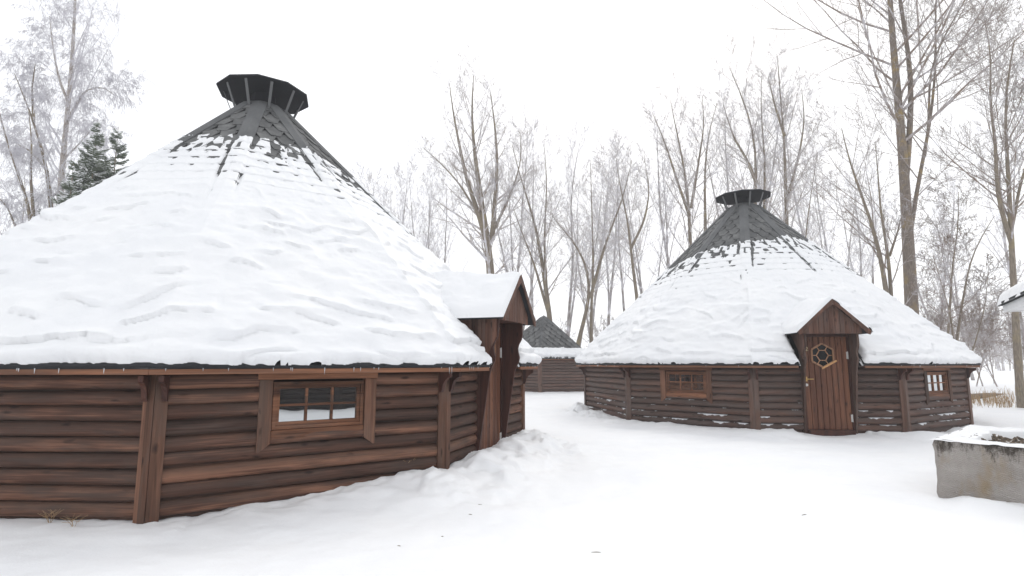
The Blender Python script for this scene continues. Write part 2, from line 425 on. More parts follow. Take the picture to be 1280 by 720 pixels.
def make_hut(H, label, group=None):
    """H carries the sizes; local +X is the door side, corners lie at odd multiples of pi / N"""
    N, R, Re = H.N, H.R, H.Re
    dphi = 2 * math.pi / N; ap = R * math.cos(dphi / 2); w = 2 * R * math.sin(dphi / 2)
    k_z = (H.za - H.zt) / Re
    roof_z = lambda r: H.za - k_z * r
    root = empty('log_hut', (H.x, H.y, H.z), H.rot)
    tag(root, label, 'hut', group)
    facing = math.atan2(-H.y, -H.x) - H.rot        # direction of the open yard, for where fine work is worth it
    def near(a): return math.cos(a - facing) > -.15
    def FM(k, extra=0.0):
        a = k * dphi
        return Matrix.Translation((ap * math.cos(a), ap * math.sin(a), 0)) @ Matrix.Rotation(a + math.pi / 2, 4, 'Z')
    nrow = H.nrow
    # ---- walls
    plain = {}
    for k in range(N):
        ops = []
        if k in H.windows or k - N in H.windows: ops = [(-.47, .47, .69, H.zw + .0)]
        if H.door is not None and k == H.door: ops = [(-.5, .5, -.3, H.zw)]
        key = 'op' if ops else k % 3
        if H.door is not None and k == H.door:
            for s in (-1, 1):
                side_ops = ops + [(-9, .0, -.3, H.zw) if s > 0 else (.0, 9, -.3, H.zw)]
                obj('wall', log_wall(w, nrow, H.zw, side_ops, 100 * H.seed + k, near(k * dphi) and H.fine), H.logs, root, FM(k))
            continue
        if ops or key not in plain or near(k * dphi):
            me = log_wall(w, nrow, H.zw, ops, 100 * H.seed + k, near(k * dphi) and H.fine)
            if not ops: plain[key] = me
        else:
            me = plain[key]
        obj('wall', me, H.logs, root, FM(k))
    # ---- corner posts with carved brackets
    pm = MB(); hw = .078
    tl = math.tan(dphi / 2)
    c0 = .080; c1 = .02
    for s in (-1, 1):       # a board on each side of the corner
        a = s * dphi / 2
        d = Vector((-math.sin(a) * 1, math.cos(a), 0)) * s      # along the wall, away from the corner
        nrm = Vector((math.cos(a), math.sin(a), 0))
        p0 = nrm * c0; p1 = p0 + d * hw; q0 = nrm * c1; q1 = q0 + d * hw
        j = Vector((c0 / math.cos(dphi / 2), 0, 0)); ji = Vector((c1 / math.cos(dphi / 2), 0, 0))
        gap = d * .002
        poly = [j + gap, p1, q1, ji + gap]
        pm.prism([(v.x, v.y) for v in poly], lambda x, y: (x, y, -.25), lambda x, y: (x, y, H.zw + .01))
    post_me = pm.mesh('corner_post', .004)
    def bracket(s):
        b = MB(); prof = [(0, 0), (.03, .0), (.05, .03), (.06, .08), (.085, .125), (.13, .16), (.17, .175), (.17, .225), (0, .225)]
        yo = s * .078
        b.prism(prof, lambda o, z: (.06 + o - abs(yo) * .1, yo - .022, H.zw - .235 + z), lambda o, z: (.06 + o - abs(yo) * .1, yo + .022, H.zw - .235 + z))
        return b.mesh('bracket', .003)
    br = [bracket(-1), bracket(1)]
    for k in range(N):
        a = (k + .5) * dphi
        T = Matrix.Translation((R * math.cos(a), R * math.sin(a), 0)) @ Matrix.Rotation(a, 4, 'Z')
        p = obj('corner_post', post_me, H.post, root, T)
        if H.fine and near(a):
            for b in br: obj('bracket', b, M['darkboard'], p)
    # ---- plinth
    pl = MB(); v = []
    for zz in (-.4, -.0):
        v += [((R - .06) * math.cos((i + .5) * dphi), (R - .06) * math.sin((i + .5) * dphi), zz) for i in range(N)]
    pl.add(v, [(i, (i + 1) % N, N + (i + 1) % N, N + i) for i in range(N)])
    obj('plinth', pl.mesh('plinth'), M['felt'], root)
    # ---- roof deck (one slab a face; the door face is cut round the porch)
    OW, OZ = .60, 1.99
    def fp(k, ly, rr, up=0.0):
        """point on face k at sideways ly and corner radius rr, lifted along the normal"""
        a = k * dphi; apo = rr * math.cos(dphi / 2)
        sl = k_z / math.cos(dphi / 2); nl = math.hypot(1, sl)
        o = apo + up * sl / nl
        return (o * math.cos(a) - ly * math.sin(a), o * math.sin(a) + ly * math.cos(a), roof_z(rr) + up / nl)
    rt = H.rtop
    deck = MB()
    r_open = (H.za - OZ) / k_z
    hwid = lambda rr: rr * math.sin(dphi / 2)
    for k in range(N):
        if H.door is not None and k == H.door:
            polys = [[(-hwid(Re), Re), (-OW, Re), (-OW, r_open), (-hwid(r_open), r_open)],
                     [(OW, Re), (hwid(Re), Re), (hwid(r_open), r_open), (OW, r_open)],
                     [(-hwid(r_open), r_open), (hwid(r_open), r_open), (hwid(rt), rt), (-hwid(rt), rt)]]
        else:
            polys = [[(-hwid(Re), Re), (hwid(Re), Re), (hwid(rt), rt), (-hwid(rt), rt)]]
        for pz in polys:
            deck.prism(pz, lambda a, b: fp(k, a, b, -.045), lambda a, b: fp(k, a, b, 0))
    roof = obj('roof', deck.mesh('roof'), M['felt'], root)
    # fascia under the eave
    fa = MB(); zf0, zf1 = H.zt - .075, H.zt - .03
    Rf = Re - .025
    for k in range(N):
        spans = [(-hwid(Rf), hwid(Rf))]
        if H.door is not None and k == H.door: spans = [(-hwid(Rf), -OW - .02), (OW + .02, hwid(Rf))]
        T = Matrix.Rotation(k * dphi, 4, 'Z'); ao = Rf * math.cos(dphi / 2)
        for a, b in spans:
            fa.box(ao - .025, ao, a + .002, b - .002, zf0, zf1, T)
            fa.box(ap - .02, ao - .03, a + .01, b - .01, zf0 + .012, zf0 + .03, T)    # soffit boards
    obj('fascia', fa.mesh('fascia'), M['board_x'], roof)
    # shingles: six-sided tabs in staggered rows, all one skin
    sh = MB(); rng = random.Random(H.seed); ex, tw = H.ex, H.tw
    sl = math.hypot(math.cos(dphi / 2), k_z)        # slope length per unit of corner radius
    for k in range(N):
        row = 0; r = rt + .02
        while r < H.r_sh:
            hh = hwid(r) + .1; cnt = int(hh / tw) + 1
            for i in range(-cnt, cnt + 1):
                x = (i + (.5 if row % 2 else 0)) * tw
                if abs(x) > hh: continue
                e = ex / sl
                g = tw * .497; j = rng.uniform(-.006, .006); lift = rng.uniform(.026, .036) * H.lift
                P = [(-g, -.75 * e, .004), (g, -.75 * e, .004), (g, .12 * e, lift), (g * .52, 1.02 * e, lift + .004), (-g * .52, 1.02 * e, lift + .004), (-g, .12 * e, lift)]
                lim = lambda a, rr: max(-hwid(rr), min(hwid(rr), a))
                top = [fp(k, lim(x + a + j, r + b), r + b, c) for a, b, c in P]
                bot = [fp(k, lim(x + a + j, r + b), r + b, c - .012) for a, b, c in P[2:]]
                sh.add(top + bot, [(0, 1, 2, 3, 4, 5), (2, 6, 7, 3), (3, 7, 8, 4), (4, 8, 9, 5)])
            r += ex / sl; row += 1
    obj('shingles', sh.mesh('shingles'), M['shingle'], roof)
    for k in range(N):        # felt strips over the hips
        a = (k + .5) * dphi; b = MB()
        r0, r1, hs = rt + .01, H.r_sh, .125
        v = []
        for rr in (r0, r1):
            ct = math.cos(dphi / 2)
            z = roof_z(rr)
            v += [(rr + .03 * k_z, 0, z + .045)]
            for s in (-1, 1):
                # sideways along the face beside the hip
                q = (rr - hs * math.sin(dphi / 2) + .028, s * hs * math.cos(dphi / 2), z + .036)
                v.append(q); v.append((q[0], q[1], q[2] - .03))
        b.add(v, [(0, 1, 6, 5), (3, 0, 5, 8), (1, 2, 7, 6), (4, 3, 8, 9), (0, 3, 4, 2, 1)[::-1], (5, 6, 7, 9, 8)])
        obj('hip_strip', b.mesh('hip_strip'), M['ridge'], roof, Matrix.Rotation(a, 4, 'Z'))
    # ---- smoke hood
    if H.cap == 'hood':
        cz = H.zcap; cr = H.rcap
        c = MB(); c.lathe([(cr - .01, cz), (cr, cz + .006), (cr, cz + .03), (.05, cz + .10)], N, smooth=False, rot=dphi / 2)
        hood = obj('smoke_hood', c.mesh('smoke_hood'), M['metal'], root)
        co = MB(); co.lathe([(rt + .07, roof_z(rt + .07) + .03), (rt + .05, roof_z(rt + .05) + .05), (.25, roof_z(.25) - .10), (.2, roof_z(.25) - .04), (.2, cz + .01)], N, smooth=False, rot=dphi / 2)
        obj('collar', co.mesh('collar'), M['metal'], hood)
        for k in range(N):
            a = k * dphi; s = MB(); r0 = rt + .1
            s.bar((r0 * .97, 0, roof_z(r0) + .0), (cr * .86, 0, cz + .012), .045, .012, (1, 0, 0))
            obj('strut', s.mesh('strut'), M['ridge'], hood, Matrix.Rotation(a, 4, 'Z'))
        sc = MB(); sc.lathe([(cr * .9, cz + .036), (cr * .86, cz + .062), (cr * .5, cz + .11), (.06, cz + .135)], 20)
        obj('snow', sc.mesh('snow'), M['snow'], hood)
    else:
        c = MB(); c.lathe([(.56, roof_z(.56) + .02), (.57, roof_z(.56) + .05), (.18, roof_z(.18) + .05), (.1, roof_z(.12) + .05)], N, smooth=False, rot=dphi / 2)
        obj('roof_cap', c.mesh('roof_cap'), M['ridge'], root)
    # ---- snow lying on the roof
    du = H.du
    ks, us = [], []
    for k in range(N):
        m = int(2 * hwid(Re) / du) if near(k * dphi) else 24
        for i in range(m): ks.append(k); us.append(-1 + 2 * i / m)
    ks, us = np.array(ks), np.array(us)
    nr = int((Re - (H.rb - .5)) * sl / du)
    r1_ = min(H.rb + 1.1, Re - .3)
    rr = np.concatenate([np.linspace(H.rb - .4, r1_, int((r1_ - H.rb + .4) * sl / (du * .5)))[:-1], np.linspace(r1_, Re - .09, int((Re - .09 - r1_) * sl / du)), np.linspace(Re - .09, Re, 14)[1:]])
    ang = ks * dphi + us * dphi / 2
    A = (ang * 3.6)[None, :] + 0 * rr[:, None]
    Rr = rr[:, None] + 0 * A
    S = Rr * sl + H.seed * 17.3
    LY = us[None, :] * hwid(Rr)
    hipd = (1 - np.abs(us))[None, :] * hwid(Rr)
    side = H.bare(ang)[None, :]
    d = Rr - (H.rb + side) - .10 * fbm(A * 1.1, S * 1.2, 3) - .05 * vnoise(A * 6, S * 6, 4)
    base = .010 + .018 * sstep(0, .8, d) + H.depth * sstep(H.gz[0], H.gz[1] + .2, d)
    grow = sstep(H.gz[0], H.gz[1], d)
    t = base + grow * (.030 * fbm(A * .9, S * 1.3, 1) + .042 * fbm(A * 3.0, S * 5.0, 2, 4) + .010 * vnoise(A * 7, S * 10, 22)) + (.004 + .008 * (1 - grow)) * fbm(A * 9, S * 9, 5)
    # slid slabs: long shallow rises that end in a broken lip
    q = S / .29 + 1.9 * fbm(A * .7, S * .6, 6) + .40 * vnoise(A * 2.6, S * 1.4, 7) + .12 * vnoise(A * 7, S * 4, 27)
    fr = q - np.floor(q)
    msk = sstep(-.12, .55, vnoise(A * 3.3 + 31 * np.floor(q), np.floor(q) * 3.1, 8))
    lip = fr ** 1.6 * (1 - sstep(.84, .985, fr)) - .45 * sstep(.88, .99, fr) * (1 - 0 * fr) * (fr < .999)
    t = t + grow * msk * .046 * lip
    # one crack a hand above the eave
    e0 = (Re - Rr) * sl
    crk = e0 - .30 - .14 * fbm(A * .9, 0 * S, 9) - .05 * fbm(A * 4, 0 * S, 10)
    cm = sstep(-.25, .6, fbm(A * 1.1, 0 * S, 11))
    cm = cm * H.crack
    t = t + cm * .030 * np.exp(-np.maximum(crk, 0) / .10) * (crk > 0) - cm * .060 * np.exp(-np.maximum(-crk, 0) / .03) * (crk <= 0)
    # the shingle courses telegraph through where it lies thin: a dark gap under each tab's lower edge
    q2 = (Rr - rt - .02) * sl / ex; row2 = np.floor(q2); f2 = q2 - row2
    sx = LY / tw + .5 * ((row2 - 1) % 2); sx = np.abs(sx - np.round(sx)) * 2     # across the tab just above
    thin = 1 - grow
    pr = vnoise(A * 5.0, S * 4.2, 12) + .55 * vnoise(A * 1.3, S * 1.1, 32)
    tm = sstep(.0, .45, pr + .45 - .5 * d) * (.6 + .4 * vnoise(A * 3, S * 3, 36))
    tile = .016 + .016 * f2
    dust = .014 + .012 * vnoise(A * 8, S * 8, 33) - .03 * sstep(.15, .6, vnoise(A * 6, S * 5, 34)) * (d < .35)
    t = t * (1 - thin) + thin * (tile + dust + .03 * sstep(.3, 1.3, d))
    t = t - thin * tm * .055 * (1 - sstep(.05, .13, f2 - .05 * vnoise(A * 11, S * 3, 35))) * (1 - sstep(.5, .72, sx))
    # strips over the hips shed their edge
    t = t - thin * .06 * np.exp(-((hipd - .14) / .024) ** 2) * sstep(-.15, .3, vnoise(A * 3, S * 1.4, 13) - .3 * (d - .6)) + thin * .026 * (1 - sstep(.10, .15, hipd)) * (1 - sstep(.5, 1.1, d))
    t = np.where(d < 0, -.03 + .05 * np.maximum(vnoise(A * 9, S * 9, 14), 0) * (d > -.3) * .9, t)
    t = np.where(H.nosnow > Rr, -.03, t)
    # ragged end at the eave
    end = np.maximum(.016 + .035 * fbm(A * 1.3, 0 * S, 15) + .022 * fbm(A * 8, 0 * S, 16) + .014 * vnoise(A * 31, 0 * S, 17), -.02)
    tt = np.clip((e0 - end) / .07, 0, 1)
    t = np.where(e0 < end, -.03, t * np.sqrt(1 - (1 - tt) ** 2))
    keep = np.ones(Rr.shape, bool)
    if H.door is not None:
        kk = (ks == H.door)[None, :] & (roof_z(Rr) < OZ + .12)
        ed = np.abs(LY) - (OW + .01 + .015 * vnoise(S * 3, A * 0, 18))
        t = np.where(kk, np.where(ed < 0, -.05, t * np.sqrt(np.clip(ed / .07, 0, 1))), t)
        keep = ~(((ks == H.door)[None, :] & (roof_z(Rr) < OZ - .02)) & (np.abs(LY) < OW - .04))
    a = ks * dphi
    slp = k_z / math.cos(dphi / 2); nl = math.hypot(1, slp)
    # blend normals across the hips so the skin stays closed
    hb = np.exp(-(hipd / .12) ** 2) * .5
    an = a[None, :] + (np.sign(us) * dphi)[None, :] * hb * .999
    nx, ny, nzv = np.cos(an) * slp / nl, np.sin(an) * slp / nl, 1 / nl
    apo = Rr * math.cos(dphi / 2)
    X = apo * np.cos(a)[None, :] - LY * np.sin(a)[None, :] + nx * t
    Y = apo * np.sin(a)[None, :] + LY * np.cos(a)[None, :] + ny * t
    Z = roof_z(Rr) + nzv * t
    kq = keep[:-1] & keep[1:]; kq = kq & np.roll(kq, -1, 1)
    me = quad_mesh('roof_snow', np.stack([X, Y, Z], -1).reshape(-1, 3), grid_quads(len(rr), len(ks), kq, True))
    obj('roof_snow', me, M['snow'], root)
    # ---- icicles along the eave
    rg = random.Random(H.seed + 5)
    for i in range(H.icicles):
        k = rg.choice(H.ice_faces); ly = rg.uniform(-.95, .95) * hwid(Re)
        if k == H.door and abs(ly) < .8: continue
        L = rg.uniform(.02, .05) if rg.random() < .8 else rg.uniform(.06, .11)
        ao = (Re - .01) * math.cos(dphi / 2)
        b = MB(); zt = H.zt - .02
        b.tube([(0, 0, zt), (0, 0, zt - L * .4), (.001, 0, zt - L)], [.0045, .0035, .0006], 5)
        obj('icicle', b.mesh('icicle'), M['ice'], roof, Matrix.Rotation(k * dphi, 4, 'Z') @ Matrix.Translation((ao, ly, 0)))
    # ---- windows
    for k in H.windows:
        T = FM(k); fr_ = MB(); zt, zb, hw_ = 1.165, .705, .455
        def ring(mb, x0, x1, z0, z1, wd, y0, y1):
            mb.box(x0, x0 + wd, y0, y1, z0, z1).box(x1 - wd, x1, y0, y1, z0, z1)
            mb.box(x0 + wd, x1 - wd, y0, y1, z0, z0 + wd).box(x0 + wd, x1 - wd, y0, y1, z1 - wd, z1)
        ring(fr_, -hw_, hw_, zb, zt, .035, -.052, .03)
        ring(fr_, -hw_ + .036, hw_ - .036, zb + .036, zt - .036, .032, -.036, .02)
        win = obj('window', fr_.mesh('window', .003), M['board_x'], root, T)
        gb = MB(); gx, gz0, gz1 = hw_ - .068, zb + .068, zt - .068
        for x in (-gx / 3, gx / 3): gb.box(x - .012, x + .012, -.030, .012, gz0, gz1)
        zc = (gz0 + gz1) / 2
        for x0, x1 in ((-gx, -gx / 3 - .012), (-gx / 3 + .012, gx / 3 - .012), (gx / 3 + .012, gx)): gb.box(x0, x1, -.028, .012, zc - .011, zc + .011)
        obj('glazing_bars', gb.mesh('glazing_bars', .002), M['board_x'], win)
        pa = MB(); pa.box(-gx - .01, gx + .01, -.008, -.003, gz0 - .01, gz1 + .01)
        obj('pane', pa.mesh('pane'), M['glass'], win)
        for s in (-1, 1):
            sb = MB(); w0, w1 = .463, .585
            sb.prism([(s * w0, 1.185), (s * w1, 1.185), (s * w1, .505), (s * (w1 - .02), .50), (s * w0, .575)], lambda x, z: (x, -.072, z), lambda x, z: (x, -.035, z))
            obj('side_board', sb.mesh('side_board', .003), M['board'], win)
        sb = MB(); sb.box(-.46, .46, -.066, -.01, .612, .702)
        obj('sill_board', sb.mesh('sill_board', .012), M['board_x'], win)
        hb_ = MB(); hb_.box(-.60, .60, -.068, -.01, 1.188, 1.245)
        obj('head_board', hb_.mesh('head_board', .003), M['board_x'], win)
    # ---- porch and door
    if H.door is not None:
        T = FM(H.door)
        dr_ = MB(); npl = 8; dw = .43; pw = 2 * dw / npl
        for i in range(npl):
            x0 = -dw + i * pw
            dr_.prism([(x0 + .002, .01), (x0 + .002, -.014), (x0 + .009, -.03), (x0 + pw - .009, -.03), (x0 + pw - .002, -.014), (x0 + pw - .002, .01)], lambda x, y: (x, y, .05), lambda x, y: (x, y, 1.87))
        door = obj('door', dr_.mesh('door'), M['door'], root, T)
        # leaded six-sided light
        cx, cz, ro, ri = -.055, 1.50, .235, .115
        hx = lambda r, a: (cx + r * math.cos(math.radians(a)), cz + r * math.sin(math.radians(a)))
        pn = MB(); pn.prism([hx(ro - .01, 30 + 60 * i) for i in range(6)], lambda x, z: (x, -.036, z), lambda x, z: (x, -.0315, z))
        obj('pane', pn.mesh('pane'), M['glass_dark'], door)
        lt = MB()
        for i in range(6):
            a, b = hx(ro, 30 + 60 * i), hx(ro, 90 + 60 * i)
            lt.bar((a[0], -.042, a[1]), (b[0], -.042, b[1]), .03, .03, (0, 1, 0))
            a, b = hx(ri, 60 * i), hx(ri, 60 + 60 * i)
            lt.bar((a[0], -.040, a[1]), (b[0], -.040, b[1]), .018, .014, (0, 1, 0))
            a, b = hx(ri, 60 * i), hx(ro * .87, 60 * i)
            lt.bar((a[0], -.0405, a[1]), (b[0], -.0405, b[1]), .016, .012, (0, 1, 0))
        obj('window_frame', lt.mesh('window_frame'), M['lattice'], door)
        if H.strip:  # pale tan bar along the frame's lower right edge
            a, b = hx(ro + .028, -96), hx(ro + .045, -22)
            st = MB(); st.bar((a[0], -.058, a[1]), (b[0], -.058, b[1]), .034, .016, (0, 1, 0))
            s_ = obj('frame_strip', st.mesh('frame_strip', .003), M['tanstrip'], door); s_['label'] = 'pale tan strip along lower edge'
        hd = MB(); hd.tube([(-.39, -.03, 1.03), (-.39, -.085, 1.03)], .009).tube([(-.395, -.085, 1.03), (-.27, -.088, 1.03)], [.010, .008])
        hd.box(-.412, -.372, -.036, -.031, .985, 1.075)
        obj('handle', hd.mesh('handle'), M['brass'], door)
        lk = MB(); lk.tube([(-.392, -.031, .915), (-.392, -.045, .915)], .028, 14)
        obj('lock', lk.mesh('lock'), M['pale'], door)
        for z in (1.50, .27):
            hg = MB(); hg.box(.405, .432, -.040, -.031, z - .07, z + .07).tube([(.434, -.04, z - .075), (.434, -.04, z + .075)], .008)
            obj('hinge', hg.mesh('hinge'), M['pale'], door)
        if H.number:
            cu = bpy.data.curves.new('number', 'FONT'); cu.body = H.number; cu.size = .115; cu.extrude = .003; cu.align_x = 'CENTER'
            tmp = bpy.data.objects.new('number_text', cu); C.objects.link(tmp)
            nme = bpy.data.meshes.new_from_object(tmp.evaluated_get(bpy.context.evaluated_depsgraph_get())); bpy.data.objects.remove(tmp)
            no = obj('number', nme, M['cream'], door)
            no.matrix_basis = Matrix.Translation((-.345, -.035, 1.59)) @ Matrix.Rotation(math.pi / 2, 4, 'X')
        fr_ = MB()
        for s in (-1, 1): fr_.box(s * .433, s * .468, -.045, .03, -.1, 1.93) if s > 0 else fr_.box(-.468, -.433, -.045, .03, -.1, 1.93)
        fr_.box(-.433, .433, -.045, .03, 1.873, 1.93)
        obj('door_frame', fr_.mesh('door_frame', .003), M['darkboard'], root, T)
        th_ = MB(); th_.box(-.433, .433, -.12, .03, -.15, .045)
        obj('threshold', th_.mesh('threshold', .004), M['darkboard'], root, T)
        # side panels with the carved edge
        zr = lambda z: ((H.za - z) / k_z) * math.cos(dphi / 2) - ap       # where the roof plane is at height z
        prof = [(.05, -.1), (.07, .1), (.235, 1.2), (.262, 1.29), (.30, 1.36), (.315, 1.43), (.296, 1.50), (.288, 1.56), (.305, 1.62), (.345, 1.69), (.36, 1.76), (.36, 1.97),
                (zr(1.97) + .02, 1.97), (.02, H.za - (ap + .02) * k_z / math.cos(dphi / 2) + .03), (.02, -.1)]
        for s in (-1, 1):
            sp_ = MB(); sp_.prism(prof, lambda o, z: (s * .47, -o, z), lambda o, z: (s * .502, -o, z))
            obj('side_panel', sp_.mesh('side_panel'), H.panel, root, T)
            ck = MB()                      # upright cladding on the cheek above the eave
            y0, y1 = -.335, .30
            for i in range(6):
                a = y0 + (y1 - y0) * i / 6; b = y0 + (y1 - y0) * (i + 1) / 6 - .004
                def zlow(yy): return max(1.34, H.za - k_z * (ap - yy) / math.cos(dphi / 2) + .02)
                za_, zb_ = zlow(a), zlow(b)
                if min(za_, zb_) > 1.95: continue
                za_, zb_ = min(za_, 1.95), min(zb_, 1.95)
                if i == 0: za_ = max(za_, 1.70); zb_ = max(zb_, 1.5)
                ck.prism([(a, za_), (b, zb_), (b, 1.965), (a, 1.965)], lambda y, z: (s * .504, y, z), lambda y, z: (s * .522, y, z))
            obj('cheek_board', ck.mesh('cheek_board'), M['planks'], root, T)
        # gable roof
        ze, zr_, hw_, f0, f1 = 1.965, 2.60, .685, .49, -1.05
        gr = MB()
        for s in (-1, 1):
            gr.prism([(0, zr_), (s * hw_, ze), (s * (hw_ + .0), ze - .05), (0, zr_ - .055)], lambda x, z: (x, -f0, z), lambda x, z: (x, -f1, z))
        gable = obj('gable_roof', gr.mesh('gable_roof'), M['felt'], root, T)
        bb = MB()
        for s in (-1, 1):
            bb.prism([(0, zr_ - .012), (s * (hw_ - .005), ze - .006), (s * (hw_ - .03), ze - .075), (s * (hw_ - .075), ze - .06), (s * .33, zr_ - .40), (s * .16, zr_ - .235), (0, zr_ - .125)], lambda x, z: (x, -f0 - .022, z), lambda x, z: (x, -f0 - .002, z))
        obj('bargeboard', bb.mesh('bargeboard', .002), M['planks'], gable)
        gf = MB(); sl_ = (zr_ - ze) / hw_
        nb = 11; hwg = .55
        for i in range(nb):
            x0 = -hwg + 2 * hwg * i / nb + .003; x1 = -hwg + 2 * hwg * (i + 1) / nb - .003
            zz = lambda x: zr_ - .07 - sl_ * abs(x)
            pts = [(x0, 1.915), (x1, 1.915), (x1, zz(x1)), (x0, zz(x0))] if i != nb // 2 else [(x0, 1.915), (x1, 1.915), (x1, zz(x1)), (0, zz(0)), (x0, zz(x0))]
            if min(zz(x0), zz(x1)) < 1.93: pts[2:] = [(x1, max(zz(x1), 1.925)), (x0, max(zz(x0), 1.925))]
            gf.prism(pts, lambda x, z: (x, -.425, z), lambda x, z: (x, -.403, z))
        obj('gable_boards', gf.mesh('gable_boards'), M['planks'], gable)
        ce = MB(); ce.box(-.465, .465, -.40, .02, 1.935, 1.96)
        obj('porch_ceiling', ce.mesh('porch_ceiling'), M['darkboard'], gable)
        # snow on the gable roof
        nv, nw = int((f0 - f1) / H.du) + 1, int(2.1 / H.du)
        vv = np.linspace(-f0 - .015, -f1, nv)[:, None]; ww = np.linspace(-1, 1, nw)[None, :]
        VV = vv + 0 * ww; WW = ww + 0 * vv
        xx = WW * (hw_ + .02); zz = ze + .006 + (zr_ - ze) * (1 - np.sqrt(WW * WW + .0022) * .998) 
        tt = .050 + .034 * fbm(VV * 2.2, xx * 2.6, H.seed) + .020 * fbm(VV * 6, xx * 8, H.seed + 1, 4) + .05 * sstep(-.1, .6, VV)
        efr = np.clip((VV + f0 + .012 + .006 * vnoise(xx * 9, VV * 0, 5)) / .05, 0, 1); ede = np.clip((1 - np.abs(WW) - .012 - .012 * vnoise(VV * 9, WW * 0, 6)) / .09, 0, 1)
        tt = tt * np.sqrt(1 - (1 - efr) ** 2) * np.sqrt(1 - (1 - ede) ** 2)
        tt = np.where((efr <= 0) | (ede <= 0), -.03, tt)
        me = quad_mesh('gable_snow', np.stack([xx, VV, zz + tt * 1.25], -1).reshape(-1, 3), grid_quads(nv, nw))
        obj('snow', me, M['snow'], gable)
    return root

t = NT('dark_glass'); M['glass_dark'] = t.out((.004, .004, .005), .12, .2)
t = NT('cream_paint'); M['cream'] = t.out((.62, .5, .3), .5, .4)

def spec(**kw):
    H = Hut()
    H.N, H.R, H.Re, H.z = 10, 4.56, 4.88, 0.0
    H.zw, H.zt, H.za, H.nrow = 1.25, 1.325, 6.14, 9
    H.rtop, H.rcap, H.zcap, H.cap = .40, .767, 6.068, 'hood'
    H.ex, H.tw = .235, .29
    H.windows, H.door, H.strip, H.number = (-1, 1), 0, False, None
    H.icicles, H.ice_faces = 0, (0,)
    H.bare = lambda a: 0 * a
    H.nosnow = 0
    H.fine, H.du, H.depth = True, .03, .075
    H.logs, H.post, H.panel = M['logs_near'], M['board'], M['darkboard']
    H.crack, H.gz, H.lift = 1.0, (.5, 1.8), 1.0
    for k, v in kw.items(): setattr(H, k, v)
    return H

h1 = spec(x=-4.428, y=9.424, rot=R_(-19.75), seed=1, rb=1.42, r_sh=3.0, du=.024, icicles=40, ice_faces=(-2, -1, -1, 0),
          bare=lambda a: .30 * np.clip(np.cos(a - R_(35)), 0, 1) ** 4)
make_hut(h1, 'near brown log hut at left with snowy cone roof and porch seen side-on', 'round log huts')
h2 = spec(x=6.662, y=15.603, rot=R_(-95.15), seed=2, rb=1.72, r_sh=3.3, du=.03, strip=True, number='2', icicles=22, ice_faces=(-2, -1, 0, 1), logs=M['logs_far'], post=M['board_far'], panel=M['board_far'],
          bare=lambda a: .02 + .45 * np.clip(np.cos(a + R_(95)), 0, 1) ** 3 - .12 * np.clip(np.cos(a - R_(50)), 0, 1) ** 2)
make_hut(h2, 'middle distance log hut whose plank door with six-sided window faces the camera', 'round log huts')
h3 = spec(x=1.62, y=28.3, z=.1, rot=R_(-90 - 8 + 30), seed=3, N=6, ex=.28, tw=.34, R=2.4, Re=2.72, zw=1.385, zt=1.455, lift=2.2, za=3.62, nrow=10, rb=1.9, r_sh=2.6, du=.04,
          rtop=.12, cap='plain', windows=(), door=None, fine=False, logs=M['logs_small'], post=M['board_far'], depth=.13, nosnow=2.2, crack=0.0, gz=(-.1, .25))
make_hut(h3, 'small far log hut with bare grey shingle roof between the two larger huts')
h4 = spec(x=10.2, y=-4.6, rot=R_(150), seed=4, rb=1.8, r_sh=1.0, du=.08, windows=(), door=None, fine=False, cap='hood', logs=M['logs_darkened'], post=M['logs_darkened'])
make_hut(h4, 'log hut behind the camera mirrored in the near window', 'round log huts')

# ------------------------------------------------------------------ the ground
def wall_dist(H, X, Y):
    ca, sa = math.cos(H.rot), math.sin(H.rot)
    lx = (X - H.x) * ca + (Y - H.y) * sa; ly = -(X - H.x) * sa + (Y - H.y) * ca
    a = np.arctan2(ly, lx); dphi = 2 * math.pi / H.N
    ap = H.R * math.cos(dphi / 2)
    k = np.round(a / dphi)
    return lx * np.cos(k * dphi) + ly * np.sin(k * dphi) - ap, np.degrees(a)

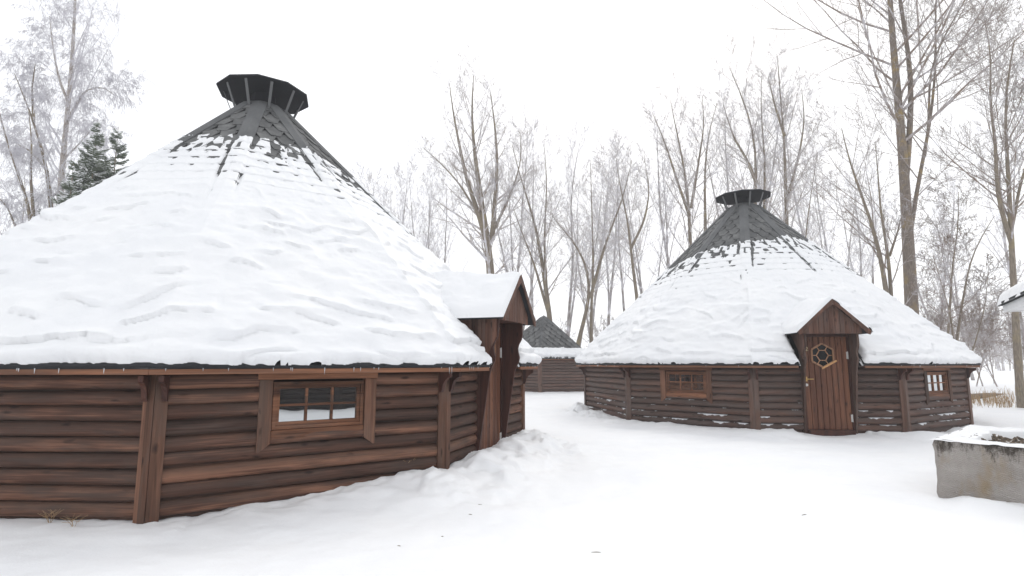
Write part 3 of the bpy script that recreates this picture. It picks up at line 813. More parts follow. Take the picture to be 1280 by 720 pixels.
def ground_z(X, Y):
    X = np.asarray(X, float); Y = np.asarray(Y, float)
    fade = 1 / (1 + (np.hypot(X, Y) / 60) ** 2)
    z = .035 * fbm(X * .22, Y * .22, 1) + .020 * fbm(X * .9, Y * .9, 2) * fade + .022 * fbm(X * 3.1, Y * 3.1, 3, 4) * fade + .005 * fbm(X * 11, Y * 11, 13, 2) * fade
    z = z - .022
    d, a = wall_dist(h1, X, Y)
    hb = .17 * sstep(-54, -22, a) * (1 - sstep(14, 30, a)) + .10 * sstep(0, 40, a)
    z = z + hb * (1 - sstep(.15, 1.15, d)) + .03 * np.exp(-((d - .35) / .25) ** 2) * (a < -50)
    rag = np.exp(-((d - .12) / .22) ** 2) * (d > -.2)
    z = z + rag * (.035 * fbm(X * 3.3, Y * 3.3, 44, 4) + .02 * vnoise(X * 13, Y * 13, 45)) * sstep(-70, -40, a)
    # clods shovelled out of the doorway of the near hut
    cl = sstep(-34, -20, a) * (1 - sstep(10, 26, a)) * np.exp(-((d - .55) / .55) ** 2) * (d > -.1)
    wx, wy = .09 * vnoise(X * 5, Y * 5, 14), .09 * vnoise(X * 5, Y * 5, 15)
    n1 = .5 + .9 * fbm((X + wx) * 2.6, (Y + wy) * 2.6, 4, 4); n2 = 1 - np.abs(vnoise((X + wx) * 11, (Y + wy) * 11, 5))
    z = z + cl * (.17 * (n1 - .45) + .035 * (n2 - .5) + .06)
    cl = np.exp(-((a - 24) / 14) ** 2) * np.exp(-((d - .5) / .5) ** 2)
    z = z + cl * (.13 * (n1 ** 2 - .3) + .06 * (n2 - .5))
    d, a = wall_dist(h2, X, Y)
    rag = np.exp(-((d - .12) / .25) ** 2) * (d > -.2)
    z = z + rag * (.045 * fbm(X * 2.1, Y * 2.1, 46, 4) + .015 * vnoise(X * 9, Y * 9, 47)) * (np.abs(a) > 8)
    z = z + (.055 * (1 - sstep(.2, 1.1, d))) * (np.abs(a) > 9) - .05 * np.exp(-(a / 5.5) ** 2) * np.exp(-((d - .25) / .4) ** 2) * (d > -.2)
    z = z - .10 * np.exp(-((a - 34) / 14) ** 2) * (1 - sstep(.1, .8, d))
    cl = np.exp(-((a + 84) / 22) ** 2) * np.exp(-((d - .45) / .4) ** 2)
    z = z + cl * (.22 * n1 ** 2 + .08 * n2 - .02)
    z = z + .10 * np.exp(-((a - 17) / 5) ** 2) * np.exp(-((d - .6) / .4) ** 2) + .08 * np.exp(-((a + 14) / 6) ** 2) * np.exp(-((d - .6) / .4) ** 2)
    # drift against the basin
    bx, by = X - 4.3, Y - 5.87
    u, v = bx * .66 - by * .7513, bx * .7513 + by * .66
    z = z + (.13 + .11 * fbm(u * 2.6, v * 2.6, 6)) * np.exp(-((v + .10) / .26) ** 2) * sstep(.05, .35, u) * (1 - sstep(2.2, 2.8, u))
    # drift far right, and a gentle rise behind
    z = z + .50 * np.exp(-((X - 18.1) / 1.5) ** 2 - ((Y - 21.6) / 1.3) ** 2) + .10 * sstep(20, 34, Y)
    return z

def spaced(lo, a, b, hi, step, g=1.09):
    m = list(np.arange(a, b, step)); s = step; x = m[-1]
    while x < hi: s = min(s * g, 12); x += s; m.append(x)
    s = step; x = m[0]; pre = []
    while x > lo: s = min(s * g, 12); x -= s; pre.append(x)
    return np.array(pre[::-1] + m)
gx = spaced(-260, -5.5, 9.5, 260, .038); gy = spaced(-60, 3.0, 15.5, 330, .038)
GX, GY = np.meshgrid(gx, gy)
me = quad_mesh('ground', np.stack([GX, GY, ground_z(GX, GY)], -1).reshape(-1, 3), grid_quads(len(gy), len(gx)))
tag(obj('ground', me, M['ground_snow']), 'trodden white snow covering the whole yard', 'ground', kind='structure')
gz = lambda x, y: float(ground_z(np.array([x]), np.array([y]))[0])

# ------------------------------------------------------------------ concrete basin and the shelter roof beside it
B = Matrix(((.66, .7513, 0, 4.3), (-.7513, .66, 0, 5.87), (0, 0, 1, 0), (0, 0, 0, 1)))
bas = empty('concrete_basin', (0, 0, 0)); bas.matrix_basis = B
tag(bas, 'stained grey concrete basin with snow on its rim at right', 'basin')
bw, bd, bh, th = 2.1, 1.62, .575, .24
def rough_ring(outer, inner, z0, z1, name):
    """a hollow box with worn, slightly uneven faces"""
    mb = MB(); (a0, b0, a1, b1), (c0, d0, c1, d1) = outer, inner
    n = 40; loop_o, loop_i = [], []
    def path(x0, y0, x1, y1, r):
        pts = []
        for cx, cy, s in ((x1 - r, y0 + r, -90), (x1 - r, y1 - r, 0), (x0 + r, y1 - r, 90), (x0 + r, y0 + r, 180)):
            for q in range(5): pts.append((cx + r * math.cos(R_(s + 22.5 * q)), cy + r * math.sin(R_(s + 22.5 * q))))
        out = []
        for i, p in enumerate(pts):
            q = pts[(i + 1) % len(pts)]; L = math.hypot(q[0] - p[0], q[1] - p[1]); m = max(1, int(L / .05))
            out += [(p[0] + (q[0] - p[0]) * k / m, p[1] + (q[1] - p[1]) * k / m) for k in range(m)]
        return out
    def skin(loop, zs, flip, inset):
        v = []; m = len(loop)
        for j, z in enumerate(zs):
            for i, (x, y) in enumerate(loop):
                e = inset[j]
                cx, cy = (a0 + a1) / 2, (b0 + b1) / 2
                dx, dy = (x - cx), (y - cy); L = math.hypot(dx, dy)
                nn = .012 * math.sin(x * 13 + y * 7 + z * 9) * math.sin(z * 21 + x * 5) + .006 * math.sin(x * 41 + z * 37) - e
                v.append((x + dx / L * nn, y + dy / L * nn, z + .006 * math.sin(x * 17 + y * 11)))
        return v, m
    zs = [z0 + (z1 - z0) * k / 14 for k in range(15)]; ins = [0] * 13 + [.004, .022]
    lo, li = path(*outer, .05), path(*inner, .04)
    v, m = skin(lo, zs, False, ins)
    mb.add(v, [(j * m + i, j * m + (i + 1) % m, (j + 1) * m + (i + 1) % m, (j + 1) * m + i) for j in range(14) for i in range(m)], True)
    topo = v[14 * m:]
    v2, m2 = skin(li, zs, True, [0] * 13 + [-.004, -.02])
    mb.add(v2, [(j * m2 + i, (j + 1) * m2 + i, (j + 1) * m2 + (i + 1) % m2, j * m2 + (i + 1) % m2) for j in range(14) for i in range(m2)], True)
    return mb, topo, v2[14 * m2:]
mb, to, ti = rough_ring((0, 0, bw, bd), (th, th, bw - th, bd - th), -.25, bh, 'wall')
# flat rim: four strips under the snow
mb.box(.03, bw - .03, .03, th + .005, bh - .06, bh - .004).box(.03, bw - .03, bd - th - .005, bd - .03, bh - .06, bh - .004)
mb.box(.03, th + .005, th + .005, bd - th - .005, bh - .06, bh - .004).box(bw - th - .005, bw - .03, th + .005, bd - th - .005, bh - .06, bh - .004)
obj('wall', mb.mesh('wall'), M['concrete'], bas)
# snow on the rim (and the litter in the middle)
nx_, ny_ = 120, 96
U, V = np.meshgrid(np.linspace(-.012, bw + .012, nx_), np.linspace(-.012, bd + .012, ny_))
din = np.maximum(np.maximum(th - U, U - (bw - th)), np.maximum(th - V, V - (bd - th)))
dout = np.minimum(np.minimum(U, bw - U), np.minimum(V, bd - V))
tk = .016 + .014 * fbm(U * 4, V * 4, 21) + .012 * fbm(U * 12, V * 12, 22) + .03 * sstep(bd - .35, bd - .1, V) + 0 * U
inedge = .02 * vnoise(U * 9, V * 9, 23)
hgt = tk * np.sqrt(np.clip((dout + .012 + .01 * vnoise(U * 14, V * 14, 25)) / .07, 0, 1)) * np.sqrt(np.clip((din + .05 + inedge) / .07, 0, 1))
zz = np.where((din + .05 + inedge) <= 0, -.09, hgt)
kp = (zz > -.05); kq = kp[:-1, :-1] | kp[1:, :-1] | kp[:-1, 1:] | kp[1:, 1:]
obj('rim_snow', quad_mesh('rim_snow', np.stack([U, V, bh - .008 + zz], -1).reshape(-1, 3), grid_quads(ny_, nx_, kq)), M['snow'], bas)
U, V = np.meshgrid(np.linspace(th - .02, bw - th + .02, 60), np.linspace(th - .02, bd - th + .02, 50))
obj('litter', quad_mesh('litter', np.stack([U, V, bh - .07 + .05 * fbm(U * 5, V * 5, 31) + .05 * vnoise(U * 17, V * 17, 32)], -1).reshape(-1, 3), grid_quads(50, 60)), M['litter'], bas)

# shelter: only its snowy eave corner reaches into the picture
sx, sy = 6.30, 6.62
SH = Matrix(((.84, .54, 0, sx), (-.54, .84, 0, sy), (0, 0, 1, 0), (0, 0, 0, 1)))
shl = empty('shelter', (0, 0, 0)); shl.matrix_basis = SH
tag(shl, 'small open shelter with white eave board and snowy roof at right edge', 'shelter')
L_, D_, ze = 2.6, 2.2, 2.25
r_ = MB(); zr = ze + .75
ov = .06
v = [(-ov, -ov, ze), (L_ + ov, -ov, ze), (L_ + ov, D_ + ov, ze), (-ov, D_ + ov, ze), (D_ / 2, D_ / 2, zr), (L_ - D_ / 2, D_ / 2, zr)]
v += [(p[0], p[1], p[2] - .03) for p in v[:4]]
r_.add(v, [(0, 1, 5, 4), (1, 2, 5), (2, 3, 4, 5), (3, 0, 4), (0, 6, 7, 1), (1, 7, 8, 2), (2, 8, 9, 3), (3, 9, 6, 0), (6, 9, 8, 7)])
obj('roof', r_.mesh('roof'), M['felt'], shl)
w_ = MB(); w_.box(0, L_, 0, .03, ze - .135, ze - .032).box(0, L_, D_ - .03, D_, ze - .135, ze - .032).box(0, .03, .03, D_ - .03, ze - .135, ze - .032).box(L_ - .03, L_, .03, D_ - .03, ze - .135, ze - .032)
w_.box(.03, L_ - .03, .03, D_ - .03, ze - .12, ze - .10)
obj('fascia', w_.mesh('fascia', .003), M['white'], shl)
U, V = np.meshgrid(np.linspace(-ov - .01, L_ + ov + .01, 130), np.linspace(-ov - .01, D_ + ov + .01, 110))
e = np.minimum(np.minimum(U + ov, L_ + ov - U), np.minimum(V + ov, D_ + ov - V))
zz = ze + np.maximum(e, -.01) / (D_ / 2 + ov) * .75
ee = np.clip((e - .012 - .025 * vnoise(U * 7, V * 7, 41)) / .09, 0, 1)
tk = (.085 + .04 * fbm(U * 3, V * 3, 42) + .02 * fbm(U * 9, V * 9, 43)) * np.sqrt(1 - (1 - ee) ** 2)
zz = zz + np.where(ee <= 0, -.03, tk * 1.2)
obj('roof_snow', quad_mesh('roof_snow', np.stack([U, V, zz], -1).reshape(-1, 3), grid_quads(110, 130)), M['snow'], shl)
for x in (.42, L_ - .3):
    for y in (.3, D_ - .3):
        x2 = x + (.35 if y < 1 else .55) if x < 1 else x
        p = MB(); p.box(x2 - .06, x2 + .06, y - .06, y + .06, -.2, ze - .121)
        obj('post', p.mesh('post', .006), M['board'], shl)

# ------------------------------------------------------------------ trees
def tubes_mesh(lines, name):
    """lines: list of (points, radii, sides) grown into one tube mesh, batched by size"""
    groups = {}
    for p, r, s in lines: groups.setdefault((len(p), s), []).append((p, r))
    VV, QQ, base = [], [], 0
    for (n, s), L in groups.items():
        P = np.array([q[0] for q in L], float); Rr = np.array([q[1] for q in L], float)
        T = np.empty_like(P); T[:, 1:-1] = P[:, 2:] - P[:, :-2]; T[:, 0] = P[:, 1] - P[:, 0]; T[:, -1] = P[:, -1] - P[:, -2]
        T /= np.linalg.norm(T, axis=2, keepdims=True) + 1e-9
        ref = np.array([.21, .34, .12]); ref = ref + 0 * T; ref[np.abs(T[..., 0]) > .7] = (.1, .9, .3)
        A = np.cross(T, ref); A /= np.linalg.norm(A, axis=2, keepdims=True) + 1e-9
        Bv = np.cross(T, A)
        th = np.arange(s) * 2 * np.pi / s
        W = P[:, :, None, :] + Rr[:, :, None, None] * (A[:, :, None, :] * np.cos(th)[None, None, :, None] + Bv[:, :, None, :] * np.sin(th)[None, None, :, None])
        m = len(L)
        VV.append(W.reshape(-1, 3))
        i = np.arange(m)[:, None, None]; j = np.arange(n - 1)[None, :, None]; k = np.arange(s)[None, None, :]
        o = base + i * n * s; k2 = (k + 1) % s
        QQ.append(np.stack([o + j * s + k, o + j * s + k2, o + (j + 1) * s + k2, o + (j + 1) * s + k], -1).reshape(-1, 4))
        base += m * n * s
    return quad_mesh(name, np.concatenate(VV), np.concatenate(QQ))

def vadd(a, b, k=1.0): return (a[0] + b[0] * k, a[1] + b[1] * k, a[2] + b[2] * k)
def vnorm(a):
    L = math.sqrt(a[0] ** 2 + a[1] ** 2 + a[2] ** 2) or 1
    return (a[0] / L, a[1] / L, a[2] / L)
def side_dir(rng, d, ang):
    """unit vector at angle ang from d, in a random plane"""
    h = (rng.gauss(0, 1), rng.gauss(0, 1), rng.gauss(0, 1)); k = h[0] * d[0] + h[1] * d[1] + h[2] * d[2]
    h = vnorm((h[0] - k * d[0], h[1] - k * d[1], h[2] - k * d[2]))
    return vnorm(vadd((d[0] * math.cos(ang), d[1] * math.cos(ang), d[2] * math.cos(ang)), h, math.sin(ang)))

SEG = (9, 7, 5, 4, 3); SIDES = (9, 6, 4, 3, 3)
def grow(rng, p, d, L, r, lvl, P, out):
    n = SEG[lvl]; pts = [p]; rad = [r]; st = L / (n - 1)
    wig, trop = P['wig'][lvl], P['trop'][lvl]
    for i in range(1, n):
        d = vnorm((d[0] + rng.gauss(0, wig), d[1] + rng.gauss(0, wig), d[2] + rng.gauss(0, wig) + trop))
        p = vadd(p, d, st); pts.append(p); rad.append(max(r * (1 - P['taper'] * i / (n - 1)), P['rmin']))
    out.append((pts, rad, SIDES[lvl], lvl))
    if lvl + 1 < P['levels']: kids(rng, pts, rad, L, lvl, P, out)
def kids(rng, pts, rad, L, lvl, P, out, t0=None, num=None):
    n = len(pts); cnt = num if num is not None else P['n'][lvl]; lo = P['t0'][lvl] if t0 is None else t0
    for c in range(cnt):
        t = lo + (1 - lo) * ((c + rng.random()) / cnt); t = min(t, .985); f = t * (n - 1); i = min(int(f), n - 2); w = f - i
        p = tuple(pts[i][k] * (1 - w) + pts[i + 1][k] * w for k in range(3)); r = rad[i] * (1 - w) + rad[i + 1] * w
        d = vnorm(tuple(pts[i + 1][k] - pts[i][k] for k in range(3)))
        a = P['ang'][lvl] * rng.uniform(.7, 1.3) * (1 - .35 * t if lvl == 0 else 1)
        q = side_dir(rng, d, a)
        if lvl == 0 and P['trop'][1] > 0 and q[2] < .12: q = vnorm((q[0], q[1], .12 + abs(q[2]) * .5))
        if lvl > 0 and q[2] < -.2 and P['trop'][lvl + 1] > 0: q = vnorm((q[0], q[1], abs(q[2]) * .3))
        ln = L * P['ratio'][lvl] * rng.uniform(.6, 1.15) * (1 - .52 * (t - lo) / (1 - lo + 1e-6))
        grow(rng, p, q, ln, max(r * P['rr'][lvl] * rng.uniform(.8, 1.1), P['rmin']), lvl + 1, P, out)

ASH = dict(levels=5, n=(20, 8, 5, 3), t0=(.3, .18, .14, .12), ang=(.85, .66, .62, .58), ratio=(.42, .50, .52, .55), rr=(.40, .52, .55, .62),
           wig=(.03, .06, .06, .06, .05), trop=(.04, .07, .06, .03, .02), taper=.85, rmin=.0035)
SLIM = dict(ASH, n=(22, 9, 7, 5), t0=(.25, .2, .12, .1), ang=(.62, .7, .75, .75), ratio=(.30, .46, .52, .55))
THIN = dict(SLIM, n=(18, 7, 4, 3), t0=(.35, .15, .12, .1), ang=(.60, .6, .6, .55), rmin=.0042)
BIRCH = dict(ASH, n=(26, 9, 7, 5), t0=(.22, .15, .1, .1), ang=(.72, .75, .9, .9), ratio=(.30, .48, .72, .65), wig=(.02, .06, .08, .06, .05), trop=(.03, .03, -.22, -.6, -.6), rmin=.0048)
BUSH = dict(ASH, levels=4, n=(9, 7, 6, 0), t0=(.2, .2, .15, .1), ang=(.6, .7, .8, .8), ratio=(.5, .5, .5, .5), wig=(.07, .1, .12, .12, .1), trop=(.05, .06, .03, 0, 0), rmin=.0055)

def tree_meshes(seed, H, r, P, forks=1, lean=0.0, stems=None):
    """meshes for one tree about its own base; stems are ready-made (points, radii) or grown"""
    rng = random.Random(seed); out = []
    if stems is None:
        p = (0, 0, -.3); d = vnorm((lean * rng.uniform(.6, 1), lean * rng.gauss(0, .5), 1))
        n = 12; pts, rad = [p], [r * 1.25]
        for i in range(1, n):
            d = vnorm((d[0] + rng.gauss(0, .045), d[1] + rng.gauss(0, .045), d[2] + .05)); p = vadd(p, d, (H + .3) / (n - 1)); pts.append(p)
            rad.append(max(r * (1 - .93 * (i / (n - 1)) ** 1.1), .006))
        stems = [(pts, rad)]
        for f in range(forks - 1):
            i = rng.randint(2, 5); q = side_dir(rng, d, rng.uniform(.25, .5)); q = vnorm((q[0], q[1], abs(q[2]) + .4)); pp = pts[i]; pp2, rr2 = [pp], [rad[i] * .8]
            LL = (H - pp[2]) * rng.uniform(.75, .98)
            for j in range(1, 9):
                q = vnorm((q[0] + rng.gauss(0, .05), q[1] + rng.gauss(0, .05), q[2] + .12)); pp = vadd(pp, q, LL / 8); pp2.append(pp); rr2.append(max(rad[i] * .8 * (1 - .93 * j / 8), .006))
            stems.append((pp2, rr2))
    trunk, crown = [], []
    for k, (pts, rad) in enumerate(stems):
        trunk.append((pts, rad, 10))
        L = sum(math.dist(pts[i], pts[i + 1]) for i in range(len(pts) - 1))
        o = []; kids(rng, pts, rad, max(L, H * .55), 0, P, o, None if k == 0 else .12, None if k == 0 else max(5, int(P['n'][0] * .6)))
        crown += o
    tm = tubes_mesh(trunk, 'trunk'); cm = tubes_mesh([(a, b, c) for a, b, c, l in crown], 'crown')
    return tm, cm

def tree(name, label, meshes, loc, mats, rz=0.0, sc=1.0, cat='tree', group=None):
    r = empty(name, loc, rz); r.scale = (sc, sc, sc)
    tag(r, label, cat, group)
    obj('trunk', meshes[0], mats[0], r); obj('crown', meshes[1], mats[1], r)
    return r

def px_stems(base_px, Y, lines, r_px):
    """stems measured on the photograph at distance Y, given about the tree's base"""
    bx, by, bz = at(base_px, 453, Y); g = gz(bx, Y); out = []
    rng = random.Random(int(base_px))
    for ln, (ra, rb) in zip(lines, r_px):
        pts = []
        for i, (px, py) in enumerate(ln):
            q = at(px, py, Y + (rng.gauss(0, .012 * Y) if 0 < i else 0) * (i / len(ln)))
            pts.append((q[0] - bx, q[1] - Y, q[2] - g))
        # resample smoothly
        m = 14; P = np.array(pts); s = np.r_[0, np.cumsum(np.linalg.norm(np.diff(P, axis=0), axis=1))]; u = np.linspace(0, s[-1], m)
        Q = np.stack([np.interp(u, s, P[:, k]) for k in range(3)], 1)
        for _ in range(2): Q[1:-1] = .25 * Q[:-2] + .5 * Q[1:-1] + .25 * Q[2:]
        rad = np.linspace(ra, rb, m)
        out.append(([tuple(q) for q in Q], list(rad)))
    return out, (bx, Y, g)

# the tall tree behind the right hut
st, loc = px_stems(1143, 23, [[(1143, 460), (1140, 380), (1134, 290), (1131, 215), (1121, 110), (1114, 30), (1108, -70), (1106, -180)],
                              [(1132, 225), (1137, 170), (1141, 110), (1133, 45), (1122, -10), (1118, -90), (1125, -170)],
                              [(1137, 300), (1146, 235), (1156, 190), (1165, 140), (1171, 70), (1168, 10), (1176, -60)],
                              [(1156, 195), (1162, 150), (1161, 90), (1175, 55), (1200, 10), (1232, -40)]],
                   [(.27, .03), (.13, .02), (.09, .012), (.055, .012)])
TALL = dict(ASH, rmin=.0045, n=(26, 11, 5, 3), t0=(.40, .15, .12, .08), ratio=(.42, .50, .52, .55), ang=(1.0, .70, .64, .58), rr=(.38, .52, .55, .6))
tree('bare_tree', 'tallest bare tree with forked lichened trunk rising behind the right hut', tree_meshes(11, 18, .3, TALL, stems=st), loc, (M['bark_lichen'], M['twig_bare']))
# the tree at the right edge
st, loc = px_stems(1276, 17, [[(1277, 510), (1272, 450), (1268, 370), (1264, 300), (1262, 240), (1258, 190), (1255, 120), (1268, 50)],
                              [(1265, 305), (1252, 270), (1244, 225), (1246, 180), (1236, 130), (1240, 70), (1232, 30)],
                              [(1266, 280), (1275, 230), (1292, 180), (1300, 110)]],
                   [(.115, .015), (.07, .012), (.05, .012)])
tree('bare_tree', 'bare tree with forked brown trunk beside the shelter at right edge', tree_meshes(12, 9.5, .13, dict(ASH, n=(24, 10, 6, 3), t0=(.42, .15, .12, .08)), stems=st), loc, (M['bark'], M['twig_bare']))
# crooked tree on the left of the tall one
st, loc = px_stems(1116, 21, [[(1116, 460), (1112, 390), (1104, 340), (1097, 300), (1086, 270), (1074, 235), (1062, 205), (1052, 160)],
                              [(1116, 440), (1114, 360), (1108, 300), (1100, 265), (1098, 220), (1094, 180)],
                              [(1112, 320), (1122, 290), (1128, 265)]],
                   [(.12, .012), (.09, .01), (.05, .012)])
tree('bare_tree', 'crooked double-stemmed bare tree just left of the tallest tree', tree_meshes(13, 7, .12, dict(ASH, n=(16, 8, 5, 3), t0=(.35, .15, .12, .08)), stems=st), loc, (M['bark'], M['twig_bare']))
# shrubby stems right of the tall one
st, loc = px_stems(1192, 19, [[(1190, 480), (1184, 430), (1188, 380), (1190, 330), (1198, 290), (1198, 240)],
                              [(1193, 480), (1196, 420), (1206, 360), (1214, 320), (1230, 290), (1243, 270)],
                              [(1194, 470), (1190, 400), (1176, 350), (1166, 320)], [(1196, 480), (1216, 440), (1232, 380), (1236, 330)]],
                   [(.055, .008), (.055, .008), (.035, .006), (.028, .006)])
tree('sapling_clump', 'clump of thin bare stems above the right eave of the right hut', tree_meshes(14, 5, .05, dict(BUSH, n=(11, 8, 6, 4), levels=5, ang=(.9, .8, .8, .8)), stems=st), loc, (M['bark'], M['twig_bare']), cat='sapling')
# the big frosted tree between the huts
st, loc = px_stems(612, 30, [[(616, 450), (614, 335), (606, 280), (598, 230), (592, 180), (588, 140), (592, 95)],
                             [(612, 320), (600, 270), (584, 230), (574, 180), (566, 140), (562, 105)],
                             [(615, 300), (619, 250), (622, 200), (618, 150), (612, 110)],
                             [(604, 280), (575, 230), (552, 205), (530, 185)], [(616, 290), (640, 240), (652, 200), (650, 165)]],
                   [(.30, .02), (.17, .015), (.15, .015), (.08, .01), (.09, .01)])
tree('bare_tree', 'big many-stemmed frosted tree rising behind the porch of the near hut', tree_meshes(15, 14, .3, dict(ASH, n=(26, 9, 5, 3), t0=(.22, .12, .1, .08), ratio=(.32, .50, .52, .55)), stems=st), loc, (M['bark'], M['twig']))
# leaning pair above the small hut
st, loc = px_stems(742, 31, [[(718, 450), (726, 415), (738, 370), (734, 330), (716, 300), (702, 285), (690, 270)], [(738, 372), (752, 320), (762, 290), (778, 250), (790, 200)], [(740, 440), (738, 400), (742, 340), (740, 270), (738, 200)]],
                   [(.14, .012), (.10, .01), (.10, .01)])
tree('bare_tree', 'leaning bare tree whose trunk forks above the small far hut', tree_meshes(16, 9, .14, dict(ASH, n=(18, 8, 5, 3), t0=(.3, .15, .12, .08)), stems=st), loc, (M['bark'], M['twig']))
st, loc = px_stems(690, 33, [[(692, 460), (688, 400), (678, 330), (672, 290), (660, 250), (648, 215), (640, 180)], [(688, 400), (676, 360), (668, 330), (652, 290), (640, 255)], [(684, 380), (680, 300), (684, 230), (680, 180)]],
                   [(.19, .012), (.10, .01), (.10, .01)])
tree('bare_tree', 'slender bare tree standing right behind the small far hut', tree_meshes(17, 11, .19, dict(ASH, n=(18, 8, 5, 3), t0=(.3, .15, .12, .08)), stems=st), loc, (M['bark'], M['twig']))
st, loc = px_stems(798, 30, [[(800, 450), (798, 380), (790, 330), (788, 300), (784, 270), (776, 240), (770, 200)], [(789, 310), (806, 275), (812, 240), (806, 200)]],
                   [(.13, .012), (.08, .01)])
tree('bare_tree', 'thin bare tree with forked top left of the right hut roof', tree_meshes(18, 9, .13, dict(ASH, n=(18, 8, 5, 3), t0=(.35, .15, .12, .08)), stems=st), loc, (M['bark'], M['twig']))
# trees behind the right hut's smoke hood
st, loc = px_stems(866, 30, [[(866, 450), (863, 300), (860, 240), (852, 190), (842, 150), (838, 125)], [(862, 270), (846, 225), (832, 180), (815, 140)], [(864, 260), (872, 210), (880, 160), (878, 120)], [(884, 450), (882, 280), (880, 220), (884, 170), (896, 130)]],
                   [(.17, .012), (.09, .01), (.09, .01), (.15, .01)])
tree('bare_tree', 'many-stemmed bare tree left of the smoke hood of the right hut', tree_meshes(19, 14, .17, dict(ASH, n=(22, 9, 5, 3), t0=(.35, .12, .1, .08), ratio=(.32, .50, .52, .55)), stems=st), loc, (M['bark'], M['twig']))
st, loc = px_stems(946, 29, [[(944, 450), (944, 240), (946, 190), (940, 150), (928, 120), (912, 85)], [(946, 230), (934, 200), (916, 170), (904, 130)], [(957, 450), (954, 260), (958, 200), (950, 150), (952, 95)]],
                   [(.16, .012), (.10, .01), (.13, .01)])
tree('bare_tree', 'bare tree directly behind the smoke hood of the right hut', tree_meshes(20, 14, .16, dict(ASH, n=(22, 9, 5, 3), t0=(.35, .12, .1, .08), ratio=(.32, .50, .52, .55)), stems=st), loc, (M['bark'], M['twig']))
st, loc = px_stems(984, 28, [[(984, 450), (984, 300), (982, 230), (980, 160), (974, 115), (972, 70)], [(981, 170), (968, 130), (960, 95)], [(983, 250), (998, 200), (1006, 150), (1002, 110)], [(1004, 450), (1006, 300), (1014, 240), (1022, 190)]],
                   [(.16, .012), (.08, .01), (.08, .01), (.06, .01)])
tree('bare_tree', 'straight bare tree on the right of the smoke hood', tree_meshes(21, 15, .16, dict(ASH, n=(22, 9, 5, 3), t0=(.35, .12, .1, .08), ratio=(.32, .50, .52, .55)), stems=st), loc, (M['bark'], M['twig']))

# weeping birches at the left
st, loc = px_stems(72, 21, [[(70, 430), (72, 280), (80, 180), (88, 110), (92, 50), (95, -20), (96, -90)], [(86, 130), (74, 100), (66, 60), (62, 20)], [(84, 150), (106, 112), (128, 108), (142, 118)], [(78, 200), (94, 185), (112, 165)]],
                   [(.15, .02), (.05, .012), (.05, .01), (.04, .01)])
tree('weeping_birch', 'tall pale birch with long frosted hanging twigs behind the left roof', tree_meshes(31, 15, .16, dict(BIRCH, n=(22, 8, 6, 4)), stems=st), loc, (M['bark_birch'], M['twig_frost']))
st, loc = px_stems(66, 19, [[(72, 430), (62, 220), (48, 170), (36, 135), (26, 110), (18, 92)], [(42, 152), (40, 110), (44, 80)], [(60, 215), (40, 190), (18, 178)]],
                   [(.11, .012), (.05, .01), (.04, .01)])
tree('weeping_birch', 'leaning frosted birch bent towards the left edge of the photo', tree_meshes(32, 9, .11, dict(BIRCH, n=(17, 8, 6, 4)), stems=st), loc, (M['bark'], M['twig_frost']))
st, loc = px_stems(36, 18, [[(44, 430), (40, 270), (26, 225), (12, 190), (4, 160), (-6, 120)], [(42, 270), (38, 220), (40, 180), (36, 140)], [(22, 290), (10, 260), (-12, 235)]],
                   [(.09, .01), (.05, .01), (.03, .008)])
tree('bare_tree', 'low dark-stemmed frosted tree at the left edge beside the roof slope', tree_meshes(33, 7, .09, dict(BIRCH, n=(13, 7, 6, 4)), stems=st), loc, (M['bark'], M['twig_frost']))
wb = tree_meshes(34, 13, .13, dict(BIRCH, n=(16, 7, 5, 4)))
for px, Y, s, rz, lb in ((8, 33, 1.0, .4, 'hazy weeping birch farthest back at the left edge'), (50, 36, 1.12, 2.2, 'hazy weeping birch between the two nearer birches'), (118, 40, .95, 4.1, 'hazy weeping birch just above the young spruces')):
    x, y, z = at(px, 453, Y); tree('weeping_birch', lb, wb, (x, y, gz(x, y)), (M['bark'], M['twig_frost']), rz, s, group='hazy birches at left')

ORD = ('first second third fourth fifth sixth seventh eighth ninth tenth eleventh twelfth thirteenth fourteenth fifteenth sixteenth seventeenth eighteenth nineteenth '
       'twentieth twenty-first twenty-second twenty-third twenty-fourth twenty-fifth twenty-sixth twenty-seventh twenty-eighth').split()
# the further wood: copies of a few grown trees
protos = [tree_meshes(40 + i, h, r, P, f, l) for i, (h, r, P, f, l) in enumerate(
    [(12, .10, THIN, 2, .12), (13, .11, THIN, 2, .1), (11, .08, THIN, 3, .15), (12, .10, THIN, 1, .1), (10, .08, THIN, 1, .2)])]
PH = (12, 13, 11, 12, 10)
far = [(452, 44, 3, 232), (466, 50, 0, 222), (486, 46, 1, 205), (500, 40, 4, 235), (516, 52, 2, 210), (530, 42, 3, 215), (545, 48, 4, 195), (560, 42, 3, 225), (640, 46, 1, 160), (656, 40, 0, 205), (668, 50, 3, 175), (706, 48, 0, 190), (716, 40, 4, 225), (730, 44, 2, 190), (762, 50, 1, 195), (786, 44, 3, 215), (818, 46, 2, 205), (838, 44, 1, 150), (896, 44, 4, 130), (912, 42, 3, 118), (930, 40, 0, 105), (1032, 44, 4, 160), (1054, 46, 2, 185), (1076, 42, 3, 215), (1098, 48, 0, 200), (1172, 46, 0, 225), (1215, 42, 2, 240), (1290, 42, 3, 160)]      # column, distance, kind, height of the top in the photograph
rg = random.Random(77)
for nth, (px, Y, i, s) in enumerate(sorted(far)):
    x, y, z = at(px, 453, Y)
    s = (CAM_H + (453.7 - s) / F_PX * Y * 1.02) / PH[i]
    tree('bare_tree', ORD[nth] + ' tree from the left in the hazy bare wood behind the huts', protos[i], (x, y, gz(x, y)), (M['bark_far'], M['twig_far']), rg.uniform(0, 6.28), s, group='trees of the hazy wood')
